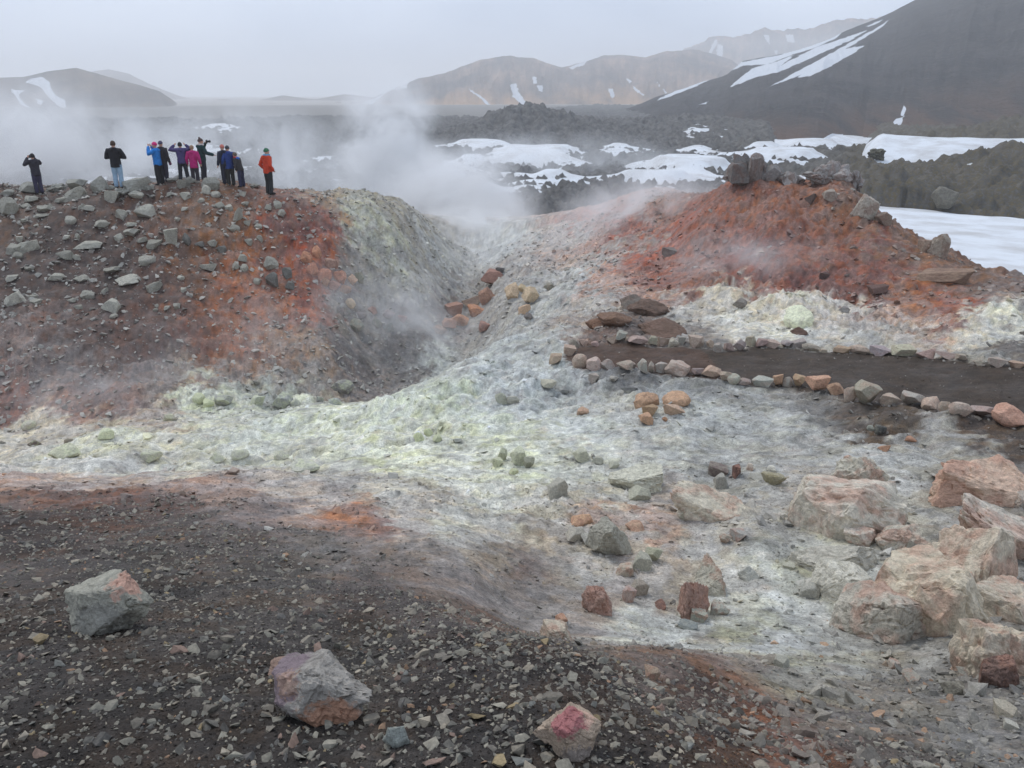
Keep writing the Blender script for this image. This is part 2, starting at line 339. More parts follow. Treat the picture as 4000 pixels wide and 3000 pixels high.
# ------------------------------------------------------------------ GROUND colours: the minerals of each patch, steam haze mixed into the far ones (sketch x, y, then sRGB)
PAINT = """
300 420 98 80 74;150 480 92 78 74;150 560 76 66 66;250 600 73 63 63;60 620 78 68 68;200 680 88 74 73;100 740 108 90 86;300 740 98 78 75;450 440 112 86 70;480 500 118 88 68;400 560 106 79 65;520 480 120 86 64;20 500 96 82 76;350 640 84 68 66
600 450 112 84 76;560 560 132 90 66;500 650 134 90 70;640 480 108 70 66;640 540 132 70 54;700 490 125 86 82;690 560 152 98 76;650 600 142 90 72;700 620 140 93 78;430 740 152 90 54;540 640 142 96 76;420 680 120 82 66;580 700 138 104 92
770 470 172 169 128;800 500 164 158 130;830 505 166 162 126;740 450 150 138 112;870 470 150 140 125;900 520 154 146 134;720 440 140 116 98;850 450 150 138 122
800 560 140 128 122;900 600 150 145 140;800 640 135 125 118;760 700 130 122 118;850 700 125 120 118;950 560 160 158 156;760 660 120 104 98
50 800 130 110 104;200 800 122 104 98;330 820 140 116 106;500 780 140 122 116;600 740 142 120 110;650 820 132 122 118;750 780 118 108 106;850 760 112 106 106;300 780 108 92 88;130 770 118 100 94;700 760 136 122 116;900 720 118 106 102
30 875 138 86 72;20 895 128 78 64;150 880 158 114 100;260 850 142 110 100;200 850 132 98 88;420 855 192 194 158;450 870 190 196 150;520 880 180 182 160;560 950 190 190 172;240 945 196 192 140;215 940 190 184 158;80 940 182 166 146;350 960 190 182 160;400 1005 180 176 164;100 1000 190 182 172;250 1008 190 184 176;480 920 176 172 158;330 900 170 146 132;120 910 184 168 150;20 950 186 174 158;600 920 178 182 166;650 880 188 192 164;560 880 150 152 146
50 1035 176 138 120;200 1040 168 140 128;130 1062 128 84 66;250 1075 118 80 66;330 1090 100 78 70;480 1055 156 124 114;400 1042 160 126 114;620 1050 168 152 146;560 1105 126 106 100;700 1085 160 142 134;750 1108 172 104 70;800 1120 168 108 82;850 1135 142 104 92;900 1120 160 146 138;950 1180 132 116 110;1000 1130 178 172 160;1080 1200 136 120 108;1110 1215 126 100 86;1000 1260 128 112 104;900 1230 118 98 88;860 1190 128 106 90;820 1180 126 108 98;1050 1160 160 150 142;740 1030 168 158 150;860 1060 176 168 158;940 1080 174 158 144
30 1120 72 61 57;100 1150 70 60 56;300 1250 64 58 54;600 1250 78 72 68;500 1170 92 82 78;700 1180 108 98 92;800 1280 96 86 82;300 1500 54 48 44;800 1400 62 57 53;1000 1500 53 46 42;1250 1450 56 48 44;1100 1620 50 44 40;1400 1600 58 50 44;500 1400 60 54 50;100 1400 62 55 51;1000 1400 58 50 46;1150 1405 60 50 45;150 1620 52 46 42;600 1600 54 48 44;900 1320 84 74 70;1060 1345 104 78 66;400 1130 84 74 70;200 1110 84 68 62
700 930 196 197 180;760 960 198 198 182;850 880 188 192 178;950 930 190 192 150;900 920 188 186 150;800 935 196 198 136;850 950 200 196 172;820 990 200 203 140;950 800 166 168 166;1050 790 170 174 178;1100 850 174 178 182;1050 900 186 190 178;1150 950 182 180 152;1100 940 184 188 150;1060 980 184 186 140;1100 985 186 190 148;1000 1000 192 190 176;1250 930 178 180 178;1350 880 170 166 160;1500 900 162 162 162;1300 1000 172 170 158;1450 980 168 166 162;1600 960 156 154 152;1700 900 152 150 148;1800 960 150 146 142;1550 1000 140 138 136;1650 1020 142 138 134;1900 1010 168 164 160;2100 980 142 134 124;900 850 182 188 170;960 870 180 186 170;660 960 176 170 146;700 890 196 200 150;930 870 188 194 150
1500 835 122 120 120;1350 818 110 108 108;1250 830 150 152 156;1420 850 140 140 142;1180 800 170 174 178;1600 860 136 134 134;1180 870 166 170 174
1200 1100 172 162 150;1100 1080 186 182 168;1350 1080 172 162 148;1250 1200 152 142 134;1400 1150 168 152 140;1550 1150 166 156 146;1300 1280 146 130 124;1450 1300 152 138 128;1600 1250 168 160 150;1250 1350 140 126 122;1400 1370 158 156 150;1550 1400 152 146 136;1650 1320 172 172 168;1700 1400 152 152 154;1700 1240 166 164 142;1600 1378 162 158 126;1480 1375 176 176 172;1350 1385 170 166 160;1200 1160 160 142 126;1420 1120 170 128 108;1320 1120 166 130 110;1460 1040 152 136 128;1700 1050 160 148 138;1300 1040 168 160 146;1180 1300 140 124 116;1640 1200 172 170 158;1560 1320 164 160 152;1750 1300 168 166 160;1120 1260 128 116 110
1800 1430 150 146 138;1720 1440 146 141 118;1750 1480 138 128 112;1900 1500 124 114 104;2100 1550 114 108 102;1900 1600 92 82 75;2150 1630 108 102 96;1520 1425 130 92 70;1400 1405 120 92 76;1580 1470 122 82 60;1620 1530 116 68 46;1700 1610 124 72 50;1780 1640 100 66 50;1500 1480 82 62 52;1560 1590 70 56 48;1640 1450 132 112 96;1830 1540 104 92 84;2000 1420 134 126 116;2150 1450 122 114 106;2000 1650 96 88 82;1960 1500 118 110 100
1900 905 92 80 68;2100 925 94 80 70;2000 880 82 68 58;1850 880 96 86 78;2200 950 88 76 66;1780 870 118 112 106;2200 1000 120 110 102;2000 960 150 144 138
1450 430 150 108 96;1550 450 152 92 76;1650 420 150 92 68;1750 430 146 90 66;1700 500 142 86 70;1600 540 152 98 90;1850 480 140 88 66;1800 560 142 78 64;1900 560 136 74 62;1400 520 150 124 116;1500 580 150 108 102;1600 600 144 80 68;1420 610 148 84 68;1500 620 150 96 80;1700 620 152 94 82;1850 620 132 74 62;2000 600 156 92 58;2050 650 154 84 66;1950 650 156 106 82;2000 560 134 96 76;2100 590 122 86 66;2180 618 128 100 88;1580 500 140 84 72;1640 560 128 74 68;1780 520 146 92 72;1560 420 144 80 62;1750 590 124 68 62;1840 420 130 96 80;1380 440 152 116 106;1900 500 128 92 74;1300 480 160 140 134;1300 560 158 146 140
1700 660 194 178 160;1600 680 188 182 174;1500 680 178 166 156;1800 660 194 178 164;1750 720 178 174 170;1900 690 184 150 136;2000 700 168 122 104;2100 690 194 180 158;2180 660 204 196 168;2150 720 184 178 170;1880 730 172 166 160;2100 760 140 134 128;2200 745 108 94 84;1550 640 182 168 150;1640 650 196 184 164;1720 690 200 196 164;1820 700 186 168 156;2040 690 160 96 78;1950 720 178 158 144;2210 690 196 186 166;1460 700 168 158 150;1380 675 118 96 86;1320 690 128 106 94;1400 715 112 90 80;1480 720 124 112 104;1300 720 130 86 62
1300 660 162 152 146;1350 640 158 132 122;1150 700 156 152 150;1250 580 166 164 166;1150 600 152 148 148;1100 520 166 166 168;1250 500 160 154 152;1350 470 156 134 128;1200 640 164 162 160;1050 700 148 140 138;1080 750 162 164 166;1130 650 150 144 142;1180 740 160 160 160;1000 640 136 128 126;960 700 128 112 106;1250 700 150 128 116
1250 470 172 104 88;1320 520 172 96 78;1400 560 168 86 68;1300 600 172 128 112;1450 500 160 82 64;1250 540 172 132 118;1340 450 168 98 80;1290 490 170 104 86;1370 500 166 90 72;1230 570 172 146 136;1480 540 156 96 84;1210 500 164 146 140;1350 590 160 104 92;1380 640 164 118 104
"""
_pp = np.array([[float(q) for q in e.split()] for ln_ in PAINT.strip().split('\n') for e in ln_.split(';') if e.strip()])
_ph = hit(_pp[:, 0], _pp[:, 1])
_pu = np.c_[np.arctan2(_ph[:, 0], _ph[:, 1]) * KU, np.log(np.hypot(_ph[:, 0], _ph[:, 1]))]
_pm_ = _pp[:, 2:5]; _pl = (_pm_ @ np.array([.3, .59, .11]))[:, None]
SATN = .58
_lh = ((_pp[:, 0] < 760) & (_pp[:, 1] > 405) & (_pp[:, 1] < 770) & (_pm_[:, 0] - _pm_[:, 2] < 90))[:, None]
_pc = lin(_pl + (_pm_ - _pl) * np.where((_pl < 90) & (_pm_[:, :1] - _pm_[:, 2:3] < 36), 1.0, np.where((_pm_[:, :1] - _pm_[:, 2:3]) > 60, .66, np.where((_pm_[:, :1] - _pm_[:, 2:3]) > 42, .76, .66))))
_pc = np.where(_lh, lin(_pl + (_pm_ - _pl) * 1.05) * [1.08, 1.0, .90], _pc)
_yl = ((_pm_[:, 1] - _pm_[:, 2] > 22) & (np.abs(_pm_[:, 0] - _pm_[:, 1]) < 14))[:, None]
_pc = np.where(_yl, lin(_pl + (_pm_ - _pl) * .42), _pc)
_rd = ((_pp[:, 0] > 1330) & (_pp[:, 1] > 400) & (_pp[:, 1] < 665) & (_pm_[:, 0] - _pm_[:, 2] > 40))[:, None]
_pc = np.where(_rd, lin(_pl + (_pm_ - _pl) * .72) * [1.08, 1.0, .88], _pc)
_pc = _pc * np.where(_pl > 120, [1.13, 1.115, .97], np.where((_pl < 90) & (_pm_[:, :1] - _pm_[:, 2:3] < 36), [.87, .80, .70], [1.0, .98, .90]))
SOIL = lin((84, 74, 66))

def paint(x, y, warp=1.0):
    """mineral colour of the ground at x, y (linear), haze painted into far patches"""
    x = np.asarray(x, float); y = np.asarray(y, float)
    th = np.arctan2(x, y); r = np.hypot(x, y)
    w1 = fbm(x, y, 40, .45, 3, .6); w2 = fbm(x, y, 50, .45, 3, .6)
    w3 = fbm(x, y, 60, 2.6, 3, .6); w4 = fbm(x, y, 70, 2.6, 3, .6)
    w5 = fbm(x, y, 65, 9.0, 2, .6); w6 = fbm(x, y, 75, 9.0, 2, .6)
    U = np.c_[(th * KU + warp * (.10 * w1 + .075 * w3 + .035 * w5)), np.log(np.maximum(r, .6)) + warp * (.10 * w2 + .075 * w4 + .035 * w6)]
    out = np.empty((len(x), 3))
    for i in range(0, len(x), 20000):
        d2 = ((U[i:i + 20000, None] - _pu[None]) ** 2).sum(-1)
        w = 1.0 / (d2 + 4e-4) ** 2.2
        out[i:i + 20000] = (w @ _pc) / w.sum(1)[:, None]
    return out

_cols = np.tile(SOIL, (NR * NT, 1)).reshape(NR, NT, 3)
_cols = np.where((RR > 300)[..., None], lin((150, 144, 136)), _cols) * np.where((RR > 300) & (RR < 900), .5, 1)[..., None]          # pale gravel plain beyond the lava
_q = (RR < 60) & (TT < radians(50))
_cols[_q] = paint(GX[_q], GY[_q])
# mottling: crust, damp and dust of each patch
_mot = fbm(GX[_q], GY[_q], 80, 1.7, 4, .62); _mot2 = fbm(GX[_q], GY[_q], 90, 7.0, 3, .6)
_k = np.clip(1 + .55 * _mot + .5 * _mot2, .42, 1.7)[:, None]
_cols[_q] = _cols[_q] * _k
# mineral crusts break up in ragged flecks
_ch = .62 + .5 * sstep(-.12, .28, fbm(GX[_q], GY[_q], 160, 2.3, 5, .68))
_l0 = (_cols[_q] @ np.array([.3, .59, .11]))[:, None]
_cols[_q] = np.maximum(_l0 + (_cols[_q] - _l0) * _ch[:, None], .01)
# iron streaks that run down the red slopes, grey dust in the pale ones
_st = sstep(.18, .42, fbm(GX[_q] * 1.5, GY[_q] * .6, 120, .9, 3, .6))[:, None]
_sat = (_cols[_q][:, :1] / (_cols[_q][:, 2:3] + 1e-4))
_red = sstep(1.9, 3.2, _sat)
_cols[_q] = _cols[_q] * (1 - .45 * _st * _red) + lin((96, 44, 34)) * (.45 * _st * _red)
_dst = sstep(.2, .45, fbm(GX[_q], GY[_q] * .7, 130, .7, 4, .6))[:, None] * (1 - _red)
_lum = _cols[_q].mean(1, keepdims=True)
_dst = _dst * sstep(.14, .3, _lum)
_cols[_q] = _cols[_q] * (1 - .3 * _dst) + lin((128, 124, 122)) * (.3 * _dst)
# trodden earth of the footpath
_pd = pathd + .10 * np.where(RR < 40, 1, 0) * 0
_pn = np.zeros_like(pathd); _pn[_sel] = fbm(GX[_sel], GY[_sel], 140, 2.2, 3, .6)
_pf = sstep(-.10, .06, pathd + .18 * _pn)[..., None]
_earth = np.where((GX > 4.5)[..., None], lin((66, 56, 47)), lin((76, 58, 46))) * np.clip(1 + .5 * _pn, .6, 1.5)[..., None]
_cols = _cols * (1 - _pf) + _earth * _pf
ALB = 1.03                                      # photograph's grey -> reflectance
_cols = np.clip(_cols * ALB, .012, .85)

def gcol(x, y):
    c, k = _cr(np.arctan2(x, y), np.hypot(x, y))
    return _cols[np.round(k).astype(int), np.round(c).astype(int)]

def build_ground():
    P = np.stack([GX, GY, HH + CZ], -1).reshape(-1, 3)
    P = np.r_[P, [[0, 0, CZ - 1.58]]]
    i = np.arange(NR - 1)[:, None] * NT; j = np.arange(NT)[None]; j2 = (j + 1) % NT
    F = np.stack([i + j, i + NT + j, i + NT + j2, i + j2], -1).reshape(-1, 4)
    me = mesh_np('ground', P, F[:, ::-1] if False else F)
    bm = None
    vcol(me, np.r_[_cols.reshape(-1, 3), [SOIL]])
    m, nt, b = new_mat('hot_ground')
    at = N(nt, 'ShaderNodeAttribute', attribute_name='Col').outputs['Color']
    p = geopos(nt)
    f1 = nz(nt, p, 9, 5, .65); f2 = nz(nt, p, 42, 4, .65); f3 = nz(nt, p, 150, 2, .6)
    v = mth(nt, 'MULTIPLY', mapr(nt, f1, .3, .7, .70, 1.30), mapr(nt, f2, .3, .7, .62, 1.38))
    v = mth(nt, 'MULTIPLY', v, mapr(nt, f3, .3, .7, .82, 1.18))
    c = mixc(nt, 1.0, at, gray(nt, v), 'MULTIPLY')
    pit = mapr(nt, nz(nt, p, 5.5, 6, .72), .60, .68, 0, .55)
    c = mixc(nt, pit, c, mixc(nt, 1.0, c, (.52, .48, .44), 'MULTIPLY'))
    hue = nz(nt, p, 3.1, 4, .6)
    c = mixc(nt, mapr(nt, hue, .55, .75, 0, .30), c, mixc(nt, 1.0, c, (1.25, .92, .74), 'MULTIPLY'))
    nt.links.new(c, b.inputs['Base Color'])
    rg = mapr(nt, nz(nt, p, 1.3, 4, .6), .35, .65, .62, .95); nt.links.new(rg, b.inputs['Roughness'])
    q = bump(nt, b, f1, .55, .05)
    q = bump(nt, b, f2, .6, .016, q); bump(nt, b, f3, .5, .005, q)
    me.materials.append(m)
    o = link(bpy.data.objects.new('ground', me)); o['kind'] = 'structure'
    return o
build_ground()

# ------------------------------------------------------------------ LAVA FIELD with snow lying in its hollows
def plane_pt(px, py, z=-10.0):
    th, s, hr = ray(px, py); r = z / np.minimum(s, -1e-4)
    return r * np.sin(th), r * np.cos(th), r, th

def polar_patch(name, th, r, Z, keep=None, smooth=True):
    nt_, nr_ = len(th), len(r)
    T, Rr = np.meshgrid(th, r)
    P = np.stack([Rr * np.sin(T), Rr * np.cos(T), Z + CZ], -1).reshape(-1, 3)
    i = np.arange(nr_ - 1)[:, None] * nt_; j = np.arange(nt_ - 1)[None]
    F = np.stack([i + j, i + nt_ + j, i + nt_ + j + 1, i + j + 1], -1)
    if keep is not None:
        F = F[keep[:-1, :-1] | keep[1:, :-1] | keep[:-1, 1:] | keep[1:, 1:]]
    return mesh_np(name, P, F.reshape(-1, 4), smooth)

lth = np.linspace(radians(-46), radians(46), 640)
lr = np.exp(np.r_[np.linspace(math.log(46), math.log(300), 270), np.linspace(math.log(300), math.log(900), 60)[1:]])
LT, LRr = np.meshgrid(lth, lr); LX, LY = LRr * np.sin(LT), LRr * np.cos(LT)

def blob(px, py, Z, zrel, rx, ry):
    """gaussian at a sketch direction and depth, radii in metres (across, along)"""
    th, s, hr = ray(px, py); r = float(hr * Z); th = float(th)
    dt = (LT - th) * r; dr = LRr - r
    return np.exp(-(dt / rx) ** 2 - (dr / ry) ** 2)

lbase = np.full(LT.shape, -10.2)
lbase += 1.2 * fbm(LX, LY, 3, .02, 2)
peak = blob(1140, 300, 182, 0, 11, 16)
lbase += 3.1 * peak + 1.2 * blob(1075, 305, 182, 0, 7, 12) + 1.6 * blob(1230, 310, 190, 0, 12, 14)
moss_w = sstep(radians(20.5), radians(24), LT)
belt = moss_w * np.exp(-((LRr - 88) / 17.0) ** 2)
rear = sstep(radians(23), radians(33), LT) * np.exp(-((LRr - 172) / 26.0) ** 2)
lbase += 1.3 * belt + 4.2 * rear + 1.6 * blob(1880, 345, 95, 0, 5, 6) + 3.2 * blob(2200, 340, 84, 0, 8, 7)
lbase += 2.0 * blob(1560, 300, 200, 0, 24, 16) + 1.0 * blob(1440, 290, 210, 0, 20, 20)
rid = fbm(LX, LY, 0, .17, 5, .62, ridged=True)
spk = fbm(LX, LY, 8, .6, 3, .62, ridged=True)
amp = 1.3 + .4 * sstep(80, 200, LRr)
lava = lbase + amp * (rid - .55) * 1.35 + .95 * (spk - .4) * (1 - .65 * moss_w) + 1.3 * peak * fbm(LX, LY, 5, .35, 4, .65, ridged=True)
lava += moss_w * sstep(45, 60, LRr) * (1.1 * fbm(LX, LY, 5, .16, 5, .62) + .5 * (fbm(LX, LY, 6, .7, 3, .6, ridged=True) - .5))
# snow lies level; its depth differs from place to place
_rel = lava - lbase
_pct = np.percentile(_rel[(LRr > 60) & (LRr < 300) & (LT < .3)], [0.0, 2, 30, 60, 80, 92, 99])
cov = .02 + .20 * fbm(LX, LY, 77, .06, 3)
SNOW = [  # sketch x, y, half-width across (sketch), half-height (sketch), amount
 (1000,330,70,14,1.6),(1080,345,70,16,1.7),(1160,360,90,12,1.6),(1230,385,60,10,1.3),(1450,350,110,10,1.3),(1330,355,40,10,1.2),(1500,345,40,10,1.2),
 (1140,430,60,14,2.0),(1230,415,80,9,1.5),(1330,408,60,8,1.4),(1080,455,70,14,2.0),(980,400,60,12,1.2),(900,400,90,18,1.4),(880,440,110,14,1.4),(1000,470,70,16,2.0),
 (760,330,65,8,1.6),(770,345,40,5,1.0),(640,395,90,9,.9),(700,420,90,10,1.3),(330,358,70,10,1.3),(430,345,80,7,1.2),(240,378,80,8,1.2),(350,395,120,12,1.5),(480,390,100,9,1.2),
 (170,322,70,5,1.3),(170,340,30,6,1.2),(60,330,30,6,.9),(380,295,22,6,1.2),(480,360,60,6,1.2),(560,345,40,5,1.1),(60,420,160,20,1.0),
 (1100,287,70,4,.9),(980,285,60,3,.9),(620,270,60,3,.6),(560,285,30,3,.8),(1210,310,25,5,1.0),
 (1720,362,60,8,2.2),(1505,388,50,7,1.2),(1600,372,40,6,1.0)]
for a, b_, c_, d_, k_ in SNOW:
    x0, y0, r0, t0 = plane_pt(a, b_); _, _, r1, _ = plane_pt(a, b_ - d_); _, _, r2, _ = plane_pt(a, b_ + d_)
    ry = max((r1 - r2) / 2, 2.0)
    q = ((LT - t0) * r0 / (c_ / FP * r0)) ** 2 + ((LRr - r0) / ry) ** 2
    cov = cov + k_ * .38 * np.exp(-q ** 1.5)
_g2 = np.random.default_rng(44)
for _ in range(150):                             # many small drifts in the hollows of the plain
    t0 = _g2.uniform(radians(-40), radians(21)); r0 = math.exp(_g2.uniform(math.log(85), math.log(310))); w_ = _g2.uniform(2.5, 9) * (r0 / 130) ** .7; d_ = _g2.uniform(3, 8) * (r0 / 120) ** 1.3
    cov = cov + _g2.uniform(.28, .65) * np.exp(-(((LT - t0) * r0 / w_) ** 2 + ((LRr - r0) / d_) ** 2) ** 1.5)
cov = cov * (1 - .45 * sstep(radians(-3), radians(-9), LT))
cov = np.clip(cov + .12 * fbm(LX, LY, 79, .07, 2), 0, 1) * (1 - np.clip(peak * 2, 0, 1))
snow_off = np.interp(cov, [0, .05, .3, .55, .75, .9, 1.0], _pct)
tongue = sstep(radians(22.5), radians(24), LT) * np.exp(-((LRr - 122) / 15.0) ** 2)
lava -= 2.4 * tongue
right_f = sstep(radians(20), radians(22.5), LT) * (1 - sstep(66, 73, LRr + 3.0 * fbm(LX, LY, 21, .12, 3)))
snow_z = lbase + snow_off
snow_z = np.where(tongue > .2, np.maximum(snow_z, -8.7 + 2.7 * tongue + 1.0 * sstep(112, 134, LRr) + .9 * fbm(LX, LY, 17, .07, 3)), snow_z)
# the open snowfield on the right falls gently from the red hill
_rs = np.interp(LRr, [30, 34, 45, 64, 90], [-6.4, -6.75, -7.45, -8.0, -8.7])
snow_z = snow_z * (1 - right_f) + _rs * right_f
lava = np.where(right_f > .5, np.minimum(lava, _rs - .5), lava)
lava -= 4.0 * sstep(radians(17), radians(18.5), LT) * (1 - sstep(radians(22.5), radians(24), LT)) * sstep(142, 152, LRr)
_edge = sstep(46, 50, LRr); lava = lava * _edge - 11.0 * (1 - _edge)

def lava_mat():
    m, nt, b = new_mat('lava_rock')
    p = geopos(nt); at = N(nt, 'ShaderNodeAttribute', attribute_name='moss').outputs['Fac']
    a = nz(nt, p, .8, 5, .65); c2 = nz(nt, p, 4.5, 4, .65)
    base = mixc(nt, mapr(nt, a, .3, .7, 0, 1), lin((58, 58, 60)), lin((118, 116, 112)))
    mossc = mixc(nt, mapr(nt, c2, .35, .65, 0, 1), lin((58, 52, 42)), lin((98, 88, 64)))
    mossc = mixc(nt, mapr(nt, a, .55, .7, 0, .8), mossc, lin((70, 58, 44)))
    nrm = nt.nodes.new('ShaderNodeNewGeometry').outputs['Normal']
    sx = nt.nodes.new('ShaderNodeSeparateXYZ'); nt.links.new(nrm, sx.inputs[0])
    f = mth(nt, 'MULTIPLY', at, mth(nt, 'MULTIPLY', mapr(nt, sx.outputs[2], .45, .85, .25, 1), mapr(nt, c2, .36, .58, .15, .95)))
    c = mixc(nt, f, base, mossc)
    nt.links.new(c, b.inputs['Base Color']); b.inputs['Roughness'].default_value = .95
    q = bump(nt, b, a, .7, .25); bump(nt, b, c2, .7, .08, q)
    return m
LAVA_M = lava_mat()
me = polar_patch('lava_field', lth, lr, lava, keep=(LRr > 46) & (LRr < 320 + 330 * sstep(radians(-2), radians(6), LT) + 60 * fbm(LX, LY, 90, .01, 3)))
_moss = np.clip(moss_w * sstep(55, 62, LRr) * (1 - .4 * sstep(130, 180, LRr)) + .35 * sstep(radians(8), radians(20), LT) * (LRr > 90), 0, 1)
vfloat(me, _moss.ravel(), 'moss'); me.materials.append(LAVA_M)
link(bpy.data.objects.new('lava_field', me))['kind'] = 'structure'

def snow_mat():
    m, nt, b = new_mat('old_snow'); p = geopos(nt)
    a = nz(nt, p, .35, 5, .6); d = nz(nt, p, 3, 3, .6)
    c = mixc(nt, mapr(nt, a, .42, .68, 0, 1), (.68, .70, .72), (.50, .49, .48))
    nt.links.new(c, b.inputs['Base Color']); b.inputs['Roughness'].default_value = .7
    q = bump(nt, b, a, .4, .5); bump(nt, b, d, .3, .05, q)
    return m
SNOW_M = snow_mat()
# the sheet near the right-hand hill starts closer than the lava does
sr = np.exp(np.linspace(math.log(27), math.log(800), 260)); sth = lth[::2]
ST, SR = np.meshgrid(sth, sr)
def _resample(A):
    lrl = np.log(lr); k = np.clip(np.interp(np.log(SR), lrl, np.arange(len(lr))), 0, len(lr) - 1.001); k0 = k.astype(int); f = k - k0
    c = np.broadcast_to(np.arange(0, len(lth), 2)[None], SR.shape)
    return A[k0, c] * (1 - f) + A[k0 + 1, c] * f
sz = _resample(snow_z)
_sx, _sy = SR * np.sin(ST), SR * np.cos(ST)
_rz = np.interp(SR, [27, 30, 34, 45, 64, 90], [-6.9, -6.55, -6.75, -7.45, -8.0, -8.7]) + .06 * fbm(_sx, _sy, 4, .12, 2)
_rf = sstep(radians(19), radians(22), ST)
sz = np.where(SR < 46, np.where(_rf > 0, _rz, -12), sz)
sz = np.where((SR < 64) & (_rf > 0), _rz * _rf + sz * (1 - _rf), sz)
_near_left = (SR < 60) & (ST < radians(20)); sz = np.where(_near_left, np.minimum(sz, -10.3), sz)
_keep = (sz > -11.6) & (SR < 300 + 300 * sstep(radians(-2), radians(6), ST)) & ((SR > 50) | (ST > radians(20)))
me = polar_patch('snow_field', sth, sr, sz, keep=_keep); me.materials.append(SNOW_M)
link(bpy.data.objects.new('snow_field', me))['kind'] = 'structure'

# ------------------------------------------------------------------ MOUNTAINS
def mountain(name, skyline, foot, Zc, Zf, mat, nth=300, nt=90, gully=1.0, snow=None, fine=1.0, seed=0, jag=0.0, prof=1.0, bandf=None):
    sk = np.array(skyline, float); ft = np.array(foot, float)
    pxs = np.linspace(sk[0, 0], sk[-1, 0], nth)
    thc, sc_, hrc = ray(pxs, np.interp(pxs, sk[:, 0], sk[:, 1])); thf, sf_, hrf = ray(pxs, np.interp(pxs, ft[:, 0], ft[:, 1]))
    zcv = np.interp(pxs, [p[0] for p in Zc], [p[1] for p in Zc]); zfv = np.interp(pxs, [p[0] for p in Zf], [p[1] for p in Zf])
    rc, rf = hrc * zcv, hrf * zfv; hc = sc_ * rc; hf = np.minimum(sf_ * rf, -8)
    t = np.r_[np.linspace(-.06, 1, nt), np.linspace(1, 1.9, nt // 3)[1:]]
    T = t[:, None]; tc = np.clip(T, 0, 1)
    r = rf + (rc - rf) * T
    z = hf + (hc - hf) * tc ** prof
    z = np.where(T > 1, hc - (hc + 11) * ((T - 1) / .9) ** 1.2, z); z = np.where(T < 0, hf + (T * 60), z)
    th = np.broadcast_to(thc, z.shape); X, Y = r * np.sin(th), r * np.cos(th)
    L = float(np.mean(rc - rf)); H = float(np.mean(hc - hf))
    mask = np.clip(T * 5, 0, 1) * (1 - .85 * sstep(.75, 1, tc))
    g = fbm(thc[None] * np.mean(rc) / (L * .10) + 0 * T, T * 1.2 + seed, seed, 1, 4, .6, ridged=True) - .5
    z = z + gully * H * .055 * g * mask + fine * H * .03 * fbm(X, Y, z, 9 / L, 4, .55) * np.clip(T * 5, 0, 1)
    if jag: z = z + jag * H * fbm(thc[None] * 60 + 0 * T, T * .5, seed + 4, 1, 4, .6) * sstep(.6, 1, tc)
    P = np.stack([X, Y, z + CZ], -1).reshape(-1, 3); n0, n1_ = len(t), nth
    i = np.arange(n0 - 1)[:, None] * n1_; j = np.arange(n1_ - 1)[None]
    F = np.stack([i + j, i + n1_ + j, i + n1_ + j + 1, i + j + 1], -1).reshape(-1, 4)
    me = mesh_np(name, P, F)
    sd = np.full(len(P), -40.0)
    if snow:
        qx, qy, _ = project(P[:, 0], P[:, 1], P[:, 2]); front = np.repeat(t <= 1.001, n1_)
        wx = qx + 3.5 * fbm(P[:, 0], P[:, 1], P[:, 2], 40 / L, 3, .6); wy = qy + 2.5 * fbm(P[:, 0], P[:, 1], P[:, 2] + 50, 40 / L, 3, .6)
        for pg in snow:
            pg = np.array(pg, float)
            s_ = (qx > pg[:, 0].min() - 15) & (qx < pg[:, 0].max() + 15) & (qy > pg[:, 1].min() - 15) & (qy < pg[:, 1].max() + 15) & front
            if s_.any(): sd[s_] = np.maximum(sd[s_], poly_dist(wx[s_], wy[s_], pg))
    vfloat(me, sd, 'snow'); vfloat(me, np.repeat(t, n1_), 'rise'); vfloat(me, np.tile(thc * float(np.mean(rc)) / L, len(t)), 'across')
    me.materials.append(mat)
    o = link(bpy.data.objects.new(name, me)); o['kind'] = 'structure'
    return o

def mtn_mat(name, ca, cb, cc, scale, low=None, lowrange=(0, .3), streak=1.0):
    m, nt, b = new_mat(name); p = geopos(nt)
    mp = N(nt, 'ShaderNodeMapping'); nt.links.new(p, mp.inputs[0]); mp.inputs['Scale'].default_value = (1, .35, .25)
    a = nz(nt, mp.outputs[0], scale, 5, .6, .3); d = nz(nt, p, scale * 5, 5, .7)
    c = mixc(nt, mapr(nt, a, .38, .62, 0, 1), lin(ca), lin(cb))
    c = mixc(nt, mapr(nt, d, .5, .72, 0, .75), c, lin(cc))
    ac = N(nt, 'ShaderNodeAttribute', attribute_name='across').outputs['Fac']; rs = N(nt, 'ShaderNodeAttribute', attribute_name='rise').outputs['Fac']
    cv = nt.nodes.new('ShaderNodeCombineXYZ'); nt.links.new(mth(nt, 'MULTIPLY', ac, 30.0), cv.inputs[0]); nt.links.new(mth(nt, 'MULTIPLY', rs, 1.4), cv.inputs[1])
    gl = nz(nt, cv.outputs[0], 1.0, 6, .68, .35)                    # colour streaks down the slope, painted for the shading of ribs and gullies
    c = mixc(nt, mapr(nt, gl, .42, .60, 0, streak), c, mixc(nt, 1.0, c, (1.9, 1.8, 1.7), 'MULTIPLY'))
    rise = N(nt, 'ShaderNodeAttribute', attribute_name='rise').outputs['Fac']
    if low is not None:
        f = mth(nt, 'MULTIPLY', mapr(nt, rise, lowrange[0], lowrange[1], 1, 0), mapr(nt, a, .4, .55, .2, 1))
        c = mixc(nt, f, c, lin(low))
    sn = N(nt, 'ShaderNodeAttribute', attribute_name='snow').outputs['Fac']
    c = mixc(nt, mapr(nt, sn, -.4, .4, 0, 1), c, (.68, .70, .73))
    nt.links.new(c, b.inputs['Base Color']); b.inputs['Roughness'].default_value = .95
    bump(nt, b, d, .6, .3 / scale)
    return m
